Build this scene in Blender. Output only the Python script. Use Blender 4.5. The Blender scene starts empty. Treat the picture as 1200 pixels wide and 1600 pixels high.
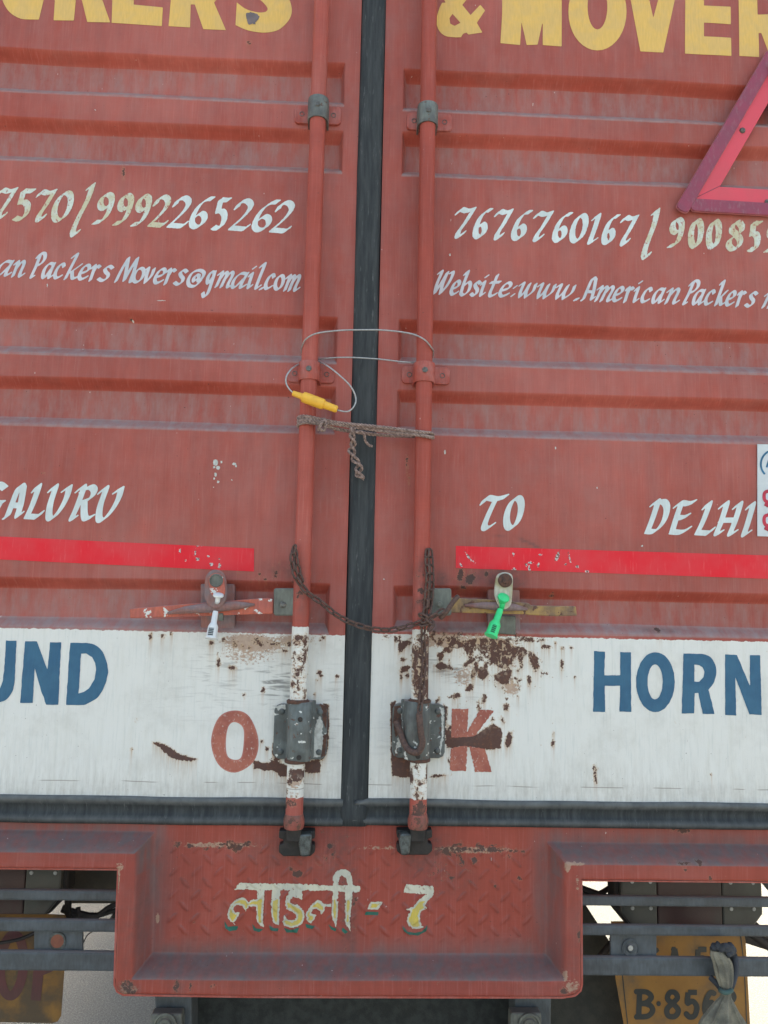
import bpy, bmesh, math, random
import numpy as np
from mathutils import Vector, Matrix, noise as mnoise
random.seed(7); rng = np.random.default_rng(7)
S = bpy.context.scene
COL = S.collection

# ------------------------------------------------------------------ camera
CAM = np.array([0.0, -1.35, 1.5]); F = 1250.0
yaw, pit, rol = map(math.radians, (-2.03, 6.93, -1.207))
def _rot(y, p, r):
    cy, sy, cp, sp, cr, sr = math.cos(y), math.sin(y), math.cos(p), math.sin(p), math.cos(r), math.sin(r)
    Rz = np.array([[cy,-sy,0],[sy,cy,0],[0,0,1]]); Rx = np.array([[1,0,0],[0,cp,-sp],[0,sp,cp]]); Ry = np.array([[cr,0,sr],[0,1,0],[-sr,0,cr]])
    return Rz @ Rx @ Ry
RC = _rot(yaw, pit, rol)
cam = bpy.data.cameras.new('camera'); camo = bpy.data.objects.new('camera', cam); COL.objects.link(camo)
cam.sensor_fit = 'VERTICAL'; cam.sensor_height = 36; cam.lens = F/1600*36
cam.clip_start = 0.02; cam.clip_end = 2000
camo.matrix_world = Matrix(((RC[0,0],RC[0,2],-RC[0,1],CAM[0]),(RC[1,0],RC[1,2],-RC[1,1],CAM[1]),(RC[2,0],RC[2,2],-RC[2,1],CAM[2]),(0,0,0,1)))
S.camera = camo
# ------------------------------------------------------------------ light
EL, AZ = math.radians(50), math.radians(6)      # sun ahead of the truck, a little to the right
w = bpy.data.worlds.new("World"); S.world = w; w.use_nodes = True
wn = w.node_tree; sky = wn.nodes.new('ShaderNodeTexSky'); sky.sky_type = 'NISHITA'; sky.sun_disc = False
sky.sun_elevation = EL; sky.sun_rotation = AZ; sky.dust_density = 6.0; sky.air_density = 1.0; sky.ozone_density = 0.0
bgn = wn.nodes['Background']; bgn.inputs[1].default_value = 0.15; wn.links.new(sky.outputs[0], bgn.inputs[0])
sl = bpy.data.lights.new('sun', 'SUN'); sl.energy = 4.0; sl.angle = math.radians(0.5); sl.color = (1, .95, .87)
so = bpy.data.objects.new('sun', sl); COL.objects.link(so)
sd = Vector((math.sin(AZ)*math.cos(EL), math.cos(AZ)*math.cos(EL), math.sin(EL)))
so.rotation_euler = sd.to_track_quat('Z', 'Y').to_euler()
vs = S.view_settings; vs.view_transform = 'Standard'; vs.look = 'None'; vs.exposure = 1.84; vs.use_white_balance = True; vs.white_balance_temperature = 7250; vs.white_balance_tint = 4; vs.gamma = 1; vs.use_curve_mapping = False
S.cycles.max_bounces = 6

# ------------------------------------------------------------------ measuring: photo pixel -> point on the plane at depth y
def P(px, py, y=0.0):
    r = RC @ np.array([px-600.0, F, 800.0-py]); t = (y-CAM[1])/r[1]
    return CAM + r*t
def PV(px, py, y=0.0): return Vector(P(px, py, y))
def PX(px, py, y=0.0): return float(P(px, py, y)[0])
def PZ(px, py, y=0.0): return float(P(px, py, y)[2])
MM = 0.00108       # metres per photo pixel at the door

# ------------------------------------------------------------------ nodes
def srgb(r, g, b):
    f = lambda c: (c/255/12.92) if c/255 <= .04045 else ((c/255+.055)/1.055)**2.4
    return (f(r), f(g), f(b), 1)
class NT:
    def __init__(s, name):
        s.m = bpy.data.materials.new(name); s.m.use_nodes = True; s.t = s.m.node_tree
        s.b = s.t.nodes['Principled BSDF']; s.pos = s.new('ShaderNodeNewGeometry').outputs['Position']
        s.geo = [n for n in s.t.nodes if n.bl_idname == 'ShaderNodeNewGeometry'][0]
    def new(s, k): return s.t.nodes.new(k)
    def put(s, sock, v):
        if isinstance(v, (int, float)):
            try: sock.default_value = v
            except TypeError: sock.default_value = (v, v, v, 1)[:len(sock.default_value)]
        elif isinstance(v, (tuple, list)): sock.default_value = v
        else: s.t.links.new(v, sock)
    def math(s, op, a, b=0.0, c=None, clamp=False):
        n = s.new('ShaderNodeMath'); n.operation = op; n.use_clamp = clamp; s.put(n.inputs[0], a); s.put(n.inputs[1], b)
        if c is not None: s.put(n.inputs[2], c)
        return n.outputs[0]
    def vscale(s, v, sc):
        n = s.new('ShaderNodeVectorMath'); n.operation = 'MULTIPLY'; s.put(n.inputs[0], v); n.inputs[1].default_value = sc; return n.outputs[0]
    def noise(s, scale, detail=3, rough=.55, vec=None, stretch=None, dist=0):
        n = s.new('ShaderNodeTexNoise'); n.inputs['Scale'].default_value = scale; n.inputs['Detail'].default_value = detail
        n.inputs['Roughness'].default_value = rough; n.inputs['Distortion'].default_value = dist
        v = vec or s.pos
        if stretch: v = s.vscale(v, stretch)
        s.t.links.new(v, n.inputs['Vector']); return n.outputs[0]
    def mix(s, fac, a, b, mode='MIX'):
        n = s.new('ShaderNodeMix'); n.data_type = 'RGBA'; n.blend_type = mode; s.put(n.inputs[0], fac); s.put(n.inputs[6], a); s.put(n.inputs[7], b); return n.outputs[2]
    def step(s, v, e0, e1):
        n = s.new('ShaderNodeMapRange'); n.interpolation_type = 'SMOOTHSTEP'; s.put(n.inputs[0], v); n.inputs[1].default_value = e0; n.inputs[2].default_value = e1; return n.outputs[0]
    def lin(s, v, e0, e1, a=0, b=1):
        n = s.new('ShaderNodeMapRange'); s.put(n.inputs[0], v); n.inputs[1].default_value = e0; n.inputs[2].default_value = e1; n.inputs[3].default_value = a; n.inputs[4].default_value = b; return n.outputs[0]
    def attr(s, name):
        n = s.new('ShaderNodeAttribute'); n.attribute_name = name; return n.outputs['Fac']
    def sep(s, v):
        n = s.new('ShaderNodeSeparateXYZ'); s.t.links.new(v, n.inputs[0]); return n.outputs
    def bump(s, h, dist, strength=1):
        n = s.new('ShaderNodeBump'); n.inputs['Distance'].default_value = dist; n.inputs['Strength'].default_value = strength; s.put(n.inputs['Height'], h)
        s.t.links.new(n.outputs[0], s.b.inputs['Normal'])
    def out(s, col, rough=.5, metal=0.0, spec=None):
        s.put(s.b.inputs['Base Color'], col); s.put(s.b.inputs['Roughness'], rough); s.put(s.b.inputs['Metallic'], metal)
        if spec is not None: s.b.inputs['Specular IOR Level'].default_value = spec
        return s.m

RED = (.385, .072, .050, 1); RUST_D = (.115, .060, .047, 1); RUST_O = (.30, .13, .06, 1); WHITE = (.745, .75, .715, 1); DUST = (.33, .27, .27, 1)

def sheet_material(name, is_bumper=False, rod=False):
    n = NT(name); x, y, z = n.sep(n.pos)
    big = n.noise(3.0, 4); mid = n.noise(22, 4, .6)
    streak = n.noise(1, 3, .6, stretch=(420, 60, 14)); weave = n.noise(1, 2, .6, stretch=(30, 60, 520)); fine = n.noise(700, 2)
    tone = n.math('ADD', n.lin(big, .3, .7, -.15, .12), n.lin(streak, .3, .7, -.05, .05))
    tone = n.math('ADD', tone, n.lin(weave, .3, .7, -.03, .03)); tone = n.math('ADD', tone, n.lin(mid, .3, .7, -.06, .06))
    run = n.noise(1, 4, .6, stretch=(55, 60, 3.2)); tone = n.math('ADD', tone, n.lin(run, .3, .7, -.09, .07))
    tone = n.math('ADD', tone, 1.0)
    red = n.mix(n.step(big, .40, .68), RED if not is_bumper else (.37, .072, .048, 1), (.41, .100, .078, 1) if not is_bumper else (.29, .058, .044, 1))
    red = n.mix(n.math('MULTIPLY', n.step(streak, .52, .75), .22), red, (.42, .21, .19, 1))
    red = n.mix(n.math('MULTIPLY', n.step(n.noise(6.5, 6, .66), .50, .66), .30), red, (.36, .135, .115, 1))
    red = n.mix(1.0, red, tone, 'MULTIPLY')
    # settled dust on upward slopes and in the recesses
    nz = n.sep(n.geo.outputs['Normal'])[2]
    dn = n.noise(1, 4, .65, stretch=(60, 40, 18))
    dust = n.math('MULTIPLY', n.step(nz, .12, .5), n.lin(dn, .3, .65, .45, .98))
    rec = n.attr('recess')
    dust = n.math('MAXIMUM', dust, n.math('MULTIPLY', rec, n.lin(dn, .35, .7, .12, .55)))
    dust = n.math('MAXIMUM', dust, n.math('MULTIPLY', n.attr('dusty'), n.lin(dn, .3, .6, .4, 1.0)), clamp=True)
    dust = n.math('MAXIMUM', dust, n.lin(n.noise(1, 4, .6, stretch=(40, 40, 12)), .3, .7, .06, .22) if not (is_bumper or rod) else .03)
    dust = n.math('MULTIPLY', dust, n.step(nz, -.35, -.1))
    red = n.mix(dust, red, n.mix(n.noise(90, 3), *(((.36, .285, .275, 1), (.28, .215, .21, 1)) if not is_bumper else ((.19, .150, .145, 1), (.135, .110, .110, 1)))))
    # small dark specks and pale nicks
    sp = n.noise(260, 2, .5); red = n.mix(n.step(sp, .745, .765), red, (.10, .05, .045, 1))
    sp2 = n.noise(190, 1, .5, stretch=(1, 1, .45)); red = n.mix(n.math('MULTIPLY', n.step(sp2, .80, .82), .7), red, (.62, .52, .48, 1))
    # white paint
    ws = n.noise(1, 4, .65, stretch=(260, 60, 16)); ws2 = n.noise(1, 3, .6, stretch=(70, 60, 9))
    wt = n.mix(n.step(ws, .5, .72), WHITE, (.66, .68, .65, 1)); wt = n.mix(n.math('MULTIPLY', n.step(ws2, .5, .75), .4), wt, (.64, .64, .58, 1))
    wt = n.mix(n.math('MULTIPLY', n.step(n.noise(1, 4, .7, stretch=(330, 60, 40)), .64, .74), .45), wt, (.42, .41, .38, 1))
    smear = n.noise(1, 4, .6, stretch=(22, 60, 190), dist=.6)
    wt = n.mix(n.math('MULTIPLY', n.attr('smear'), n.step(smear, .50, .68)), wt, (.20, .20, .19, 1))
    bl = n.noise(11, 6, .68); wt = n.mix(n.math('MULTIPLY', n.step(bl, .47, .72), .42), wt, (.52, .51, .46, 1))
    zlow = n.lin(z, PZ(600, 1160), PZ(600, 1250), 0, 1); wt = n.mix(n.math('MULTIPLY', zlow, n.lin(n.noise(1, 5, .7, stretch=(150, 60, 22)), .42, .68, 0, .55), clamp=True), wt, (.44, .42, .37, 1))
    wt = n.mix(n.math('MULTIPLY', n.step(n.noise(310, 2), .735, .76), .8), wt, (.16, .14, .13, 1))
    zc = n.math('ADD', z, n.lin(n.noise(9, 3), 0, 1, -.0035, .0035))
    cr = n.math('SUBTRACT', 1, n.step(n.math('ABSOLUTE', n.math('SUBTRACT', zc, PZ(600, 1226))), .0003, .0009))
    cr = n.math('MULTIPLY', cr, n.step(n.noise(1, 2, .5, stretch=(16, 5, 1)), .48, .56))
    wt = n.mix(n.math('MULTIPLY', cr, .7), wt, (.22, .18, .15, 1))
    wm = n.step(n.math('ADD', n.attr('white'), n.lin(n.noise(130, 4), .3, .7, -1.2, 1.2)), -.15, .15)
    col = n.mix(wm, red, wt)
    drip = n.math('MULTIPLY', n.attr('drip'), n.lin(n.noise(1, 4, .65, stretch=(420, 60, 12)), .35, .62, 0, 1), clamp=True)
    col = n.mix(n.math('MULTIPLY', drip, n.math('MULTIPLY_ADD', wm, .5, .18)), col, (.44, .25, .12, 1))
    # scuffed bare undercoat / primer
    tan = n.math('ADD', n.attr('tan'), n.lin(n.noise(1, 5, .7, stretch=(170, 60, 260)), .25, .75, -.5, .5))
    col = n.mix(n.math('MULTIPLY', n.step(tan, .45, .62), .85), col, n.mix(n.noise(160, 4), (.55, .40, .29, 1), (.30, .165, .11, 1)))
    # rust from density and from flaked spots of their own shape
    r1 = n.noise(62, 6, .66, dist=.5); r2 = n.noise(420, 3, .6)
    den = n.math('ADD', n.attr('rust'), n.math('MULTIPLY_ADD', r1, 2.6, -1.3)); den = n.math('ADD', den, n.lin(r2, .3, .7, -.12, .12))
    rm = n.step(den, .60, .64)
    ch = n.math('ADD', n.attr('chip'), n.math('ADD', n.lin(n.noise(300, 5, .65), .25, .75, -2.0, 2.0), n.lin(n.noise(75, 3, .5), .3, .7, -2.6, 2.2))); cm = n.step(ch, 0, .22)
    rm = n.math('MAXIMUM', rm, cm)
    fleck = n.math('MULTIPLY', n.step(n.noise(1, 5, .7, stretch=(125, 60, 95), dist=.6), .53, .57), n.math('MULTIPLY', n.attr('tan'), 1.5, clamp=True)); rm = n.math('MULTIPLY', rm, n.math('SUBTRACT', 1, fleck))
    halo = n.math('MAXIMUM', n.step(den, .46, .62), n.step(ch, -2.2, .2))
    hal = n.math('MULTIPLY', halo, n.math('MULTIPLY_ADD', wm, .42, .14))
    col = n.mix(hal, col, (.56, .40, .25, 1))
    rc = n.mix(n.step(n.noise(140, 5, .7), .50, .70), RUST_D, (.21, .095, .055, 1)); rc = n.mix(n.step(n.noise(60, 4, .7), .63, .78), rc, RUST_O)
    rc = n.mix(n.lin(n.noise(14, 3), .35, .65, 0, .5), rc, (.105, .070, .068, 1))
    col = n.mix(rm, col, rc)
    gr = n.math('MULTIPLY', n.attr('grime'), n.lin(n.noise(70, 5, .7), .3, .65, .1, 1), clamp=True)
    col = n.mix(gr, col, (.085, .068, .064, 1))
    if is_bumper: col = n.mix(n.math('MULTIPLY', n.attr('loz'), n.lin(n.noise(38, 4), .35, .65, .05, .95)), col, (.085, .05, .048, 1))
    h = n.math('MULTIPLY', rm, -1.0); h = n.math('ADD', h, n.math('MULTIPLY', n.noise(500, 3), .35)); h = n.math('ADD', h, n.math('MULTIPLY', n.math('MULTIPLY', rm, n.noise(300, 4)), .7))
    n.bump(h, .0006, .7)
    return n.out(col, n.math('MULTIPLY_ADD', rm, .3, n.lin(mid, .3, .7, .45, .65)), 0, .28)

def worn_material(name, base, base2=None, rust=.3, white=0.0, rough=.55, metal=0.0, scale=120, redc=0.0, dustz=.5, bumpd=.0005, dark=RUST_D):
    n = NT(name); a = n.noise(scale, 5, .62, dist=.3)
    b2 = base2 or tuple(c*.75 for c in base[:3])+(1,)
    col = n.mix(n.step(n.noise(38, 4), .35, .65), base, b2)
    col = n.mix(1.0, col, n.lin(n.noise(1, 3, .6, stretch=(260, 260, 60)), .3, .7, .82, 1.14), 'MULTIPLY')
    if white: col = n.mix(n.step(n.noise(scale*.75, 4, .6, vec=n.vscale(n.pos, (1, 1, 1.3))), 1-white*.62, 1-white*.62+.03), col, (.66, .68, .65, 1))
    if redc: col = n.mix(n.step(n.noise(scale*.45, 4, .6, vec=n.vscale(n.pos, (1.2, 1, .9))), 1-redc*.62, 1-redc*.62+.03), col, RED)
    r = n.step(a, 1-rust*.65-.05, 1-rust*.65-.01)
    rc = n.mix(n.step(n.noise(210, 5, .7), .45, .65), dark, (.19, .085, .05, 1))
    col = n.mix(r, col, rc)
    nz = n.sep(n.geo.outputs['Normal'])[2]
    col = n.mix(n.math('MULTIPLY', n.step(nz, .3, .9), dustz), col, (.30, .26, .25, 1))
    n.bump(n.math('ADD', n.math('MULTIPLY', r, -.8), n.math('MULTIPLY', n.noise(480, 4), .5)), bumpd, .8)
    return n.out(col, n.math('MULTIPLY_ADD', r, .25, rough), metal)

def letter_material(name, c1, c2=None, through=RED, wear=.2, rough=.5):
    n = NT(name); c2 = c2 or tuple(v*.82 for v in c1[:3])+(1,)
    col = n.mix(n.step(n.noise(26, 3), .4, .6), c1, c2)
    col = n.mix(1.0, col, n.lin(n.noise(1, 3, .6, stretch=(330, 60, 45)), .3, .7, .93, 1.06), 'MULTIPLY')
    wv = n.noise(1, 5, .7, stretch=(210, 100, 150), dist=.4)
    col = n.mix(n.math('MULTIPLY', n.step(wv, 1-wear*.6-.08, 1-wear*.6+.02), .8), col, through)
    return n.out(col, rough)

def plain(name, col, col2=None, rough=.5, metal=0, ns=40, bumps=200, bd=.0003, bs=.5, stretch=None, e=(.35, .65)):
    n = NT(name); c = n.mix(n.step(n.noise(ns, 5, .62, stretch=stretch), *e), col, col2 or tuple(v*.7 for v in col[:3])+(1,))
    n.bump(n.noise(bumps, 4), bd, bs); return n.out(c, rough, metal)

M = {}
M['sheet'] = sheet_material('painted_sheet_steel'); M['bumper'] = sheet_material('painted_bumper_steel', True)
M['rodpaint'] = sheet_material('painted_rod_steel', False, True)
M['red'] = worn_material('worn_red_paint', RED, (.40, .125, .105, 1), rust=.24, scale=210)
M['footred'] = worn_material('rusty_red_foot', (.30, .08, .06, 1), (.17, .075, .06, 1), rust=.62, scale=120)
M['redchip'] = worn_material('chipped_red_lever', (.52, .125, .075, 1), (.42, .11, .085, 1), rust=.3, white=.66, scale=90)
M['greycap'] = worn_material('grey_metal', (.17, .19, .17, 1), (.11, .115, .11, 1), rust=.50, scale=150, metal=.25, rough=.5)
M['hub'] = worn_material('dull_zinc_plate', (.17, .185, .16, 1), (.12, .125, .11, 1), rust=.26, scale=70, metal=.2)
M['bearing'] = worn_material('bearing_grey', (.13, .155, .155, 1), (.085, .095, .093, 1), rust=.50, white=.58, scale=88, rough=.5)
M['bearing2'] = worn_material('bearing_grey_scraped', (.115, .13, .125, 1), (.08, .085, .082, 1), rust=.50, white=.60, scale=84, rough=.5)
M['yellowlever'] = worn_material('rusty_ochre_lever', (.40, .245, .08, 1), (.19, .12, .075, 1), rust=.60, scale=70)
M['cream'] = worn_material('pale_hasp', (.50, .50, .42, 1), (.34, .30, .16, 1), rust=.3, scale=110)
M['purple'] = worn_material('dusty_mauve', (.21, .155, .16, 1), (.28, .12, .10, 1), rust=.22, scale=80)
M['rust'] = plain('rust', (.13, .062, .042, 1), (.075, .045, .038, 1), .9, 0, 180, 420, .0006, .9)
M['chain'] = plain('rusty_chain', (.145, .085, .068, 1), (.085, .055, .048, 1), .75, .2, 260, 600, .0004, .8)
M['black'] = plain('dark_grease', (.018, .018, .018, 1), (.035, .03, .028, 1), .6, .2, 90, 300, .0005, .7)
M['lug'] = plain('scraped_steel', (.12, .14, .14, 1), (.05, .055, .055, 1), .45, .5, 130, 300, .0006, .8)
M['greybar'] = worn_material('grey_guard_paint', (.088, .105, .118, 1), (.068, .077, .082, 1), rust=.16, scale=60, rough=.6)
M['wyellow'] = plain('yellow_plastic', (.88, .50, .055, 1), (.80, .44, .05, 1), .4, 0, 60, 300, .0001, .3)
M['wwhite'] = plain('white_plastic', (.72, .76, .78, 1), (.66, .70, .72, 1), .35, 0, 60, 300, .0001, .3)
M['wgreen'] = plain('green_plastic', (.035, .75, .27, 1), (.03, .66, .23, 1), .35, 0, 60, 300, .0001, .3)
M['ink'] = plain('ink', (.03, .05, .06, 1))
M['wire'] = plain('galvanised_wire', (.48, .50, .50, 1), (.34, .35, .35, 1), .4, .6, 300)
M['rope'] = plain('grimy_rope', (.42, .31, .275, 1), (.19, .135, .12, 1), .95, 0, 240, 900, .0008, 1)
M['bolt'] = plain('bolt_steel', (.16, .165, .155, 1), (.09, .08, .07, 1), .5, .4, 200, 400)
M['ground'] = None

def rubber():
    n = NT('weathered_rubber'); d = n.noise(1, 4, .65, stretch=(120, 60, 10)); x, y, z = n.sep(n.pos)
    col = n.mix(n.step(d, .30, .75), (.026, .032, .036, 1), (.062, .070, .073, 1))
    col = n.mix(n.math('MULTIPLY', n.step(n.noise(1, 4, .7, stretch=(260, 60, 30)), .6, .72), .5), col, (.19, .20, .195, 1))
    col = n.mix(n.math('MULTIPLY', n.attr('dusty'), n.lin(n.noise(50, 4), .3, .7, .4, 1)), col, (.15, .16, .16, 1))
    n.bump(n.noise(1, 3, .6, stretch=(300, 60, 40)), .0003, .5); return n.out(col, .72, 0, .3)
M['rubber'] = rubber()
def tape():
    n = NT('red_reflective_tape'); x, y, z = n.sep(n.pos)
    col = n.mix(n.step(n.noise(12, 3), .35, .65), (.78, .024, .040, 1), (.72, .055, .068, 1))
    col = n.mix(n.math('MULTIPLY', n.step(n.noise(1, 3, .6, stretch=(300, 60, 30)), .55, .75), .22), col, (.75, .25, .24, 1))
    c = n.step(n.math('ADD', n.attr('chip'), n.lin(n.noise(400, 3), .3, .7, -1.3, 1.3)), 0, .2)
    col = n.mix(c, col, n.mix(n.step(n.noise(260, 3), .45, .55), (.62, .58, .56, 1), (.20, .10, .09, 1)))
    n.bump(n.noise(900, 2), .0001, .4); return n.out(col, .55, 0, .2)
M['tape'] = tape()
M['Lwhite'] = letter_material('white_lettering', (.66, .74, .74, 1), (.58, .65, .65, 1), wear=.30)
M['Lcream'] = letter_material('aged_white_lettering', (.60, .66, .60, 1), (.56, .53, .36, 1), wear=.62)
M['Lmauve'] = letter_material('pale_grey_lettering', (.60, .60, .64, 1), (.50, .53, .57, 1), wear=.40)
M['Lyellow'] = letter_material('yellow_lettering', (.74, .47, .12, 1), (.69, .45, .14, 1), wear=.05)
M['Lblue'] = letter_material('blue_lettering', (.016, .105, .205, 1), (.024, .125, .225, 1), through=(.6, .62, .6, 1), wear=.14)
M['Lred'] = letter_material('faded_red_lettering', (.42, .13, .09, 1), (.33, .09, .065, 1), through=(.62, .56, .50, 1), wear=.58)
M['Lred2'] = letter_material('faded_red_outline', (.50, .16, .12, 1), (.42, .12, .10, 1), through=(.62, .56, .50, 1), wear=.3)
M['Dwhite'] = letter_material('cream_lettering', (.60, .58, .46, 1), (.50, .50, .42, 1), through=(.24, .11, .085, 1), wear=.56)
M['Dyellow'] = letter_material('ochre_lettering', (.62, .47, .08, 1), (.52, .42, .12, 1), through=(.24, .12, .08, 1), wear=.42)
M['Dgreen'] = letter_material('green_shadow_lettering', (.010, .12, .085, 1), (.02, .10, .075, 1), through=(.24, .08, .06, 1), wear=.22)
M['smudge'] = plain('grey_smudge', (.14, .12, .13, 1), (.2, .16, .17, 1), .8)

# ------------------------------------------------------------------ objects
def props(o, label=None, cat=None, group=None, kind=None):
    if label: o['label'] = label
    if cat: o['category'] = cat
    if group: o['group'] = group
    if kind: o['kind'] = kind
    return o
def thing(name, loc, label, cat, group=None):
    o = bpy.data.objects.new(name, None); COL.objects.link(o); o.location = loc; o.empty_display_size = .05
    return props(o, label, cat, group)
def root_loc(p):
    v = Vector(p.location)
    while p.parent: p = p.parent; v += Vector(p.location)
    return v
def link(name, me, mat, parent=None, smooth=True, bevel=0, auto=None):
    me.name = name; o = bpy.data.objects.new(name, me); COL.objects.link(o)
    if isinstance(mat, str): mat = M[mat]
    if mat and not me.materials: me.materials.append(mat)
    if smooth: me.polygons.foreach_set('use_smooth', [True]*len(me.polygons))
    if auto is not None: me.set_sharp_from_angle(angle=math.radians(auto))
    if parent: o.parent = parent; o.location = -root_loc(parent)
    if bevel:
        b = o.modifiers.new('bevel', 'BEVEL'); b.width = bevel; b.segments = 2; b.limit_method = 'ANGLE'; b.angle_limit = math.radians(40)
        b.harden_normals = False
    return o
def crom(pts, n=8, closed=False):
    pts = [Vector(p) for p in pts]
    if len(pts) < 3: return [pts[0].lerp(pts[-1], i/ n) for i in range(n+1)]
    out = []; L = len(pts)
    for i in range(L if closed else L-1):
        if closed: a, b, c, d = pts[i-1], pts[i], pts[(i+1) % L], pts[(i+2) % L]
        else: a, b, c, d = pts[max(i-1, 0)], pts[i], pts[i+1], pts[min(i+2, L-1)]
        for k in range(n):
            t = k/n; out.append(.5*((2*b)+(c-a)*t+(2*a-5*b+4*c-d)*t*t+(3*b-a-3*c+d)*t**3))
    if not closed: out.append(pts[-1])
    return out
class MB:
    def __init__(s): s.v = []; s.f = []
    def add(s, v, f):
        k = len(s.v); s.v += [tuple(a) for a in v]; s.f += [tuple(i+k for i in q) for q in f]; return s
    def box(s, a, b):
        x0, y0, z0 = [min(p, q) for p, q in zip(a, b)]; x1, y1, z1 = [max(p, q) for p, q in zip(a, b)]
        v = [(x0,y0,z0),(x1,y0,z0),(x1,y1,z0),(x0,y1,z0),(x0,y0,z1),(x1,y0,z1),(x1,y1,z1),(x0,y1,z1)]
        return s.add(v, [(3,2,1,0),(4,5,6,7),(0,1,5,4),(1,2,6,5),(2,3,7,6),(3,0,4,7)])
    def prism(s, poly, y0, y1):           # poly: list of (x,z); y0 front, y1 back
        n = len(poly); a = sum(poly[i][0]*poly[(i+1) % n][1]-poly[(i+1) % n][0]*poly[i][1] for i in range(n))
        if a < 0: poly = poly[::-1]
        v = [(x, y0, z) for x, z in poly]+[(x, y1, z) for x, z in poly]
        f = [tuple(range(n)), tuple(range(2*n-1, n-1, -1))]+[(i, i+n, (i+1) % n+n, (i+1) % n) for i in range(n)]
        return s.add(v, f)
    def tube(s, path, r, seg=8, caps=True, closed=False):
        pts = [Vector(p) for p in path]; n = len(pts); rs = r if isinstance(r, (list, tuple)) else [r]*n
        T = [((pts[(i+1) % n] if (closed or i < n-1) else pts[i])-(pts[i-1] if (closed or i > 0) else pts[i])).normalized() for i in range(n)]
        u = T[0].orthogonal().normalized(); v = []
        for i in range(n):
            u = (u-T[i]*u.dot(T[i])).normalized(); w_ = T[i].cross(u)
            for k in range(seg):
                a = 2*math.pi*k/seg; v.append(pts[i]+(u*math.cos(a)+w_*math.sin(a))*rs[i])
        f = []
        for i in range(n if closed else n-1):
            j = (i+1) % n
            for k in range(seg): f.append((i*seg+k, i*seg+(k+1) % seg, j*seg+(k+1) % seg, j*seg+k))
        if caps and not closed: f.append(tuple(range(seg-1, -1, -1))); f.append(tuple((n-1)*seg+k for k in range(seg)))
        return s.add(v, f)
    def lathe(s, origin, axis, prof, seg=20):   # prof: (distance along axis, radius)
        o = Vector(origin); ax = Vector(axis).normalized(); pts = [o+ax*d for d, _ in prof]; u = ax.orthogonal().normalized(); w_ = ax.cross(u); v = []
        for (d, r), p in zip(prof, pts):
            for k in range(seg):
                a = 2*math.pi*k/seg; v.append(p+(u*math.cos(a)+w_*math.sin(a))*max(r, 1e-5))
        f = [(i*seg+k, i*seg+(k+1) % seg, (i+1)*seg+(k+1) % seg, (i+1)*seg+k) for i in range(len(prof)-1) for k in range(seg)]
        f.append(tuple(range(seg-1, -1, -1))); f.append(tuple((len(prof)-1)*seg+k for k in range(seg)))
        return s.add(v, f)
    def mesh(s):
        me = bpy.data.meshes.new('m'); me.from_pydata(s.v, [], s.f); me.validate(); me.update(); return me
    def build(s, name, mat, parent=None, smooth=False, bevel=0, auto=None): return link(name, s.mesh(), mat, parent, smooth or auto is not None, bevel, auto)
def rope_mb(mb, path, R, pitch=6.0, seg=6, fuzz=0.0):
    P0 = [Vector(p) for p in path]; out = [P0[0]]
    for a, b in zip(P0, P0[1:]):
        m = max(1, int((b-a).length/(R*.6)))
        out += [a.lerp(b, (i+1)/m) for i in range(m)]
    for k in range(3):
        q = []; u = None; d = 0
        for i, p in enumerate(out):
            T = (out[min(i+1, len(out)-1)]-out[max(i-1, 0)]).normalized()
            u = T.orthogonal().normalized() if u is None else (u-T*u.dot(T)).normalized()
            if i: d += (out[i]-out[i-1]).length
            a = 2*math.pi*(d/(pitch*R)+k/3); q.append(p+(u*math.cos(a)+T.cross(u)*math.sin(a))*R*.60)
        rr = [R*.50*(1+fuzz*random.uniform(-1, 1)) for _ in q]
        mb.tube(q, rr, seg)

# ------------------------------------------------------------------ signed-distance painting of letters
def poly_sdf(X, Z, poly):
    d = np.full(X.shape, 1e9); ins = np.zeros(X.shape, bool); n = len(poly)
    for i in range(n):
        x0, z0 = poly[i]; x1, z1 = poly[(i+1) % n]; ex, ez = x1-x0, z1-z0; L = ex*ex+ez*ez+1e-18
        t = np.clip(((X-x0)*ex+(Z-z0)*ez)/L, 0, 1); d = np.minimum(d, (X-x0-t*ex)**2+(Z-z0-t*ez)**2)
        c = ((z0 > Z) != (z1 > Z)); xi = x0+(Z-z0)*ex/(ez if abs(ez) > 1e-12 else 1e-12); ins ^= c & (X < xi)
    return np.where(ins, -1, 1)*np.sqrt(d)
class Surf:
    def __init__(s, xs, zs, Y): s.xs, s.zs, s.Y = xs, zs, Y
    def __call__(s, x, z):
        xs, zs, Y = s.xs, s.zs, s.Y; i = min(max(int(np.searchsorted(xs, x))-1, 0), len(xs)-2); j = min(max(int(np.searchsorted(zs, z))-1, 0), len(zs)-2)
        tx = (x-xs[i])/(xs[i+1]-xs[i]); tz = (z-zs[j])/(zs[j+1]-zs[j]); tx = min(max(tx, 0), 1); tz = min(max(tz, 0), 1)
        return float((Y[j, i]*(1-tx)+Y[j, i+1]*tx)*(1-tz)+(Y[j+1, i]*(1-tx)+Y[j+1, i+1]*tx)*tz)
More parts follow.
